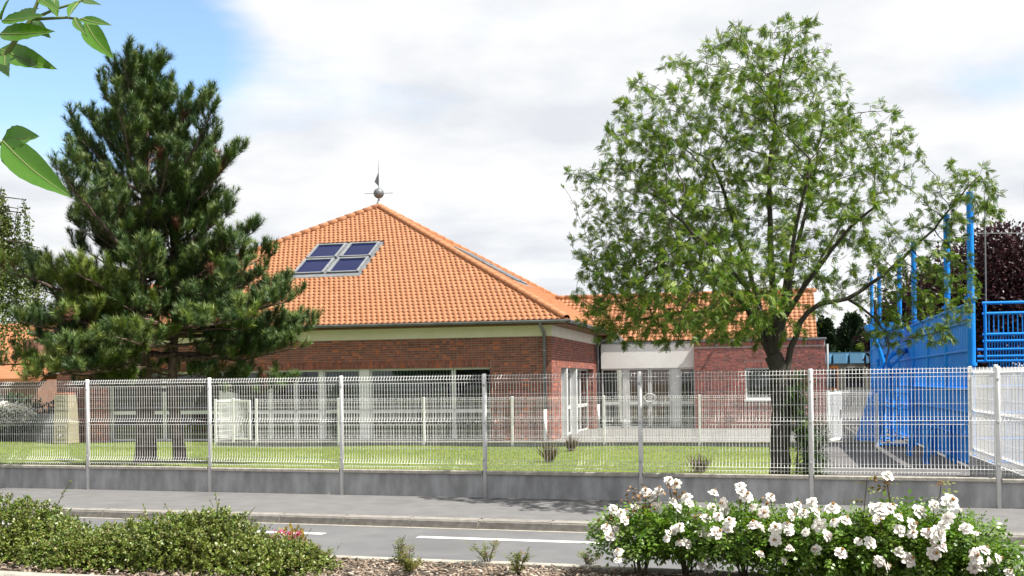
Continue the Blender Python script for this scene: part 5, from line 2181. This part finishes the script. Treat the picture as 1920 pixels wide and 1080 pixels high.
mound(345, .5, [(0, 0, .10, .78, .5, .27), (.15, .1, .18, .42, .35, .23), (-.45, -.05, .08, .5, .45, .21), (.65, -.05, .03, .5, .45, .18)], 100000, 'large spreading evergreen bush with tiny leaves in the left half of the bed')
mound(10, .45, [(0, 0, .12, .62, .5, .34), (.35, 0, .07, .4, .45, .24)], 56000, 'evergreen bush with tiny leaves cut by the left edge of the picture')
mound(160, .62, [(0, 0, .04, .5, .42, .23), (.4, -.05, .02, .35, .35, .18)], 42000, 'low evergreen bush filling the dip between two larger mounds')
mound(520, .62, [(0, 0, .0, .42, .4, .18)], 22000, 'low tail of evergreen bush next to the pink flowering spiraea')

# spiraea with pink heads
b = bed_at(540, .12)
sp_ = empty('spiraea', b, 0, label='small golden leaved spiraea with pink flower heads beside the evergreen bush', cat='shrub')
p, d = blob_points(300, (0, 0, .14), (.13, .10, .12), .2, .6)
TV, TF = leaf_tpl(.45)
V, F, r = stamp(TV, TF, frames(d + rng.normal(0, .4, d.shape) + [0, 0, .5]), p, rng.uniform(.03, .05, len(p)))
obj('foliage', mesh_np('foliage', V, F, 'gold_leaf', r), sp_)
st = MB()
for k in range(9):
    st.tube([(0, 0, 0), (random.gauss(0, .09), random.gauss(0, .06), .26)], [.005, .002], 4)
st.build('stem', 'rose_stem', sp_, kind='stuff')
for (px, py, rad) in ((527, 997, .028), (543, 1000, .022), (556, 1004, .026), (512, 1007, .022), (546, 1010, .024), (561, 999, .018)):
    c = at(px, py, b[1] - .05) - np.array(b)
    n = 60
    V, F, r = stamp(*leaf_tpl(.9), frames(rng.normal(0, 1, (n, 3))), c + rng.normal(0, 1, (n, 3)) * [rad * .7, rad * .7, rad * .3], rng.uniform(.008, .014, n))
    obj('flower_head', mesh_np('flower_head', V, F, 'pink', r), sp_)


def young_plant(px, py_base, h, w_, label, n=150, m='young_leaf', arms=6):
    b = BED(px, py_base)
    t = empty('young_plant', b, 0, label=label, cat='plant', group='young plants in the bark chips')
    S, D = [], []
    st = MB()
    for k in range(arms):
        a = random.uniform(0, 6.28)
        e1_ = np.array([math.cos(a) * w_ * random.uniform(.3, 1), math.sin(a) * w_ * .6, h * random.uniform(.55, 1)])
        st.tube([(0, 0, -.01), e1_ * [.4, .4, .55], e1_], [.004, .003, .0015], 4)
        for j in range(n // arms):
            f = random.uniform(.25, 1.05)
            q = e1_ * [f, f, f ** .8] if f > .5 else e1_ * [f * .8, f * .8, f]
            S.append(q + np.array([random.gauss(0, .012), random.gauss(0, .012), random.gauss(0, .01)]))
            D.append(np.array([random.gauss(0, 1), random.gauss(0, 1), .35]) + unit(e1_) * .5)
    st.build('stem', 'rose_stem', t, kind='stuff')
    TV, TF = pinnate_tpl(2, .42, .24, .2)
    V, F, r = stamp(TV, TF, frames(np.array(D)), np.array(S), rng.uniform(.03, .055, len(S)))
    obj('foliage', mesh_np('foliage', V, F, m, r), t)


young_plant(598, 1066, .17, .14, 'low bushy young plant right of the spiraea', 200)
young_plant(748, 1058, .20, .07, 'slim upright young plant, second from the spiraea', 90, arms=4)
young_plant(768, 1082, .20, .13, 'dense bushy young plant in front of the slim upright one', 220)
young_plant(916, 1060, .19, .14, 'sparse spreading young plant between two bushy ones', 110)
young_plant(972, 1080, .17, .09, 'young plant with reddish shoots right of the sparse spreading one', 150)
young_plant(1102, 1064, .12, .07, 'smallest young plant next to the first rose bush', 70)

# ------------------------------------------------------------------ elder branch hanging in at the top left
def big_leaf(base, tip, wpx, Y, bend=.12, dip=.1, roll=0.0):
    a, b = at(*base, Y), at(tip[0], tip[1], Y - .06)
    ax_ = b - a
    L_ = np.linalg.norm(ax_)
    y = ax_ / L_
    view = unit(np.array([a[0], a[1], a[2] - CAM_H]))
    nrm = np.array([.15, -.85, .50])
    x = np.cross(y, nrm)
    x /= np.linalg.norm(x)
    n = np.cross(x, y)
    c, s = math.cos(roll), math.sin(roll)
    x, n = x * c + n * s, n * c - x * s
    W = wpx / FPX * Y
    V, F = [], []
    NU, NVv = 14, 6
    for i in range(NU + 1):
        u = i / NU
        prof_ = math.sin(math.pi * u ** .8) ** .8 * (1 - .35 * u ** 3)
        for j in range(NVv + 1):
            v = j / NVv * 2 - 1
            w = W * .5 * prof_ * v + .0
            zf = .16 * W * abs(v) ** 1.2 * prof_ - dip * L_ * (u ** 2 - u * .3) + .022 * W * math.sin(u * 44 - abs(v) * 5) * abs(v)
            V.append(a + y * L_ * u + x * (w + bend * L_ * math.sin(math.pi * u) * .3) + n * zf)
    for i in range(NU):
        for j in range(NVv):
            k = i * (NVv + 1) + j
            F.append((k, k + 1, k + NVv + 2, k + NVv + 1))
    return V, F


EY = 2.0
elder = empty('elder_shrub', (-1.35, 2.05, .45), 0, label='close green leaves of an elder branch hanging in at the top left corner', cat='shrub')
EB = np.array([-1.35, 2.05, .45])
z = 2.7
lv = [((4, 39), (82, 26), 26, 0), ((0, 64), (96, 53), 32, .3), ((0, 92), (100, 121), 36, .2), ((10, 100), (14, 141), 22, .5), ((102, 0), (107, 28), 18, 0), ((152, 0), (127, 30), 17, .4), ((152, 35), (207, 44), 18, 0),
      ((160, 41), (211, 106), 30, -.3), ((140, 33), (160, 61), 13, .4), ((75, -4), (108, 14), 17, 0), ((155, 2), (188, 6), 12, 0), ((2, 36), (14, -6), 18, .4), ((46, 106), (70, 123), 14, .6), ((5, 264), (128, 362), 46, -.25),
      ((5, 262), (68, 252), 40, .5), ((12, 272), (40, 326), 26, .3), ((20, 44), (66, 10), 24, 0), ((58, 40), (92, 66), 22, .2), ((-30, 270), (-75, 330), 40, 0), ((-20, 120), (-90, 150), 40, .2), ((-5, 60), (-80, 20), 38, 0), ((-25, 262), (-70, 215), 36, .4)]
for base, tip, w_, ro in lv:
    V, F = big_leaf(base, tip, w_ * 1.3, EY + random.uniform(-.05, .05), dip=random.uniform(.04, .12), roll=-abs(ro) * .5 - .12)
    mb = MB().add([np.array(v) - EB for v in V], F)
    lf_ = mb.build('leaf', 'elder_leaf', elder, smooth=True)
    mid = [np.array(V[i * 7 + 3]) - EB for i in range(15)]
    MB().tube(mid, [.0014 * (1 - .8 * i / 14) + .0003 for i in range(15)], 5).build('midrib', 'elder_stem', lf_)
E_ = lambda x, y: at(x, y, EY) - EB
for pts, rad in (([(0, 0, 0), (.05, .0, .6), E_(-60, 330), E_(-25, 180), E_(0, 118), E_(33, 70), E_(56, 40), E_(72, 0), E_(80, -60)], [.013, .011, .008, .0065, .0055, .0045, .004, .003, .003]),
                 ([E_(56, 38), E_(104, 17), E_(148, 4), E_(170, -10)], [.003, .0025, .002, .002]),
                 ([E_(66, 36), E_(126, 33), E_(158, 38)], [.003, .0025, .0018]),
                 ([E_(-60, 330), E_(-25, 275), E_(5, 268), E_(28, 272)], [.008, .005, .004, .0025])):
    MB().tube(pts, rad, 8).build('stem', 'elder_stem', elder, smooth=True)
# leaves on the lower stem, outside the picture
low = polyline([(0, 0, 0), (.05, .0, .6), tuple(E_(-60, 330))], 16)
TVl, TFl = leaf_tpl(.48, .14, .18)
for k in range(4, 16):
    for j in range(3):
        d_ = np.array([[-abs(random.gauss(.6, .4)) - .15, random.gauss(.1, .7), random.gauss(.25, .25)]])
        V, F, r = stamp(TVl, TFl, frames(d_), low[k][None], np.array([random.uniform(.08, .125)]))
        obj('leaf', mesh_np('leaf', V, F, 'elder_leaf', r), elder)
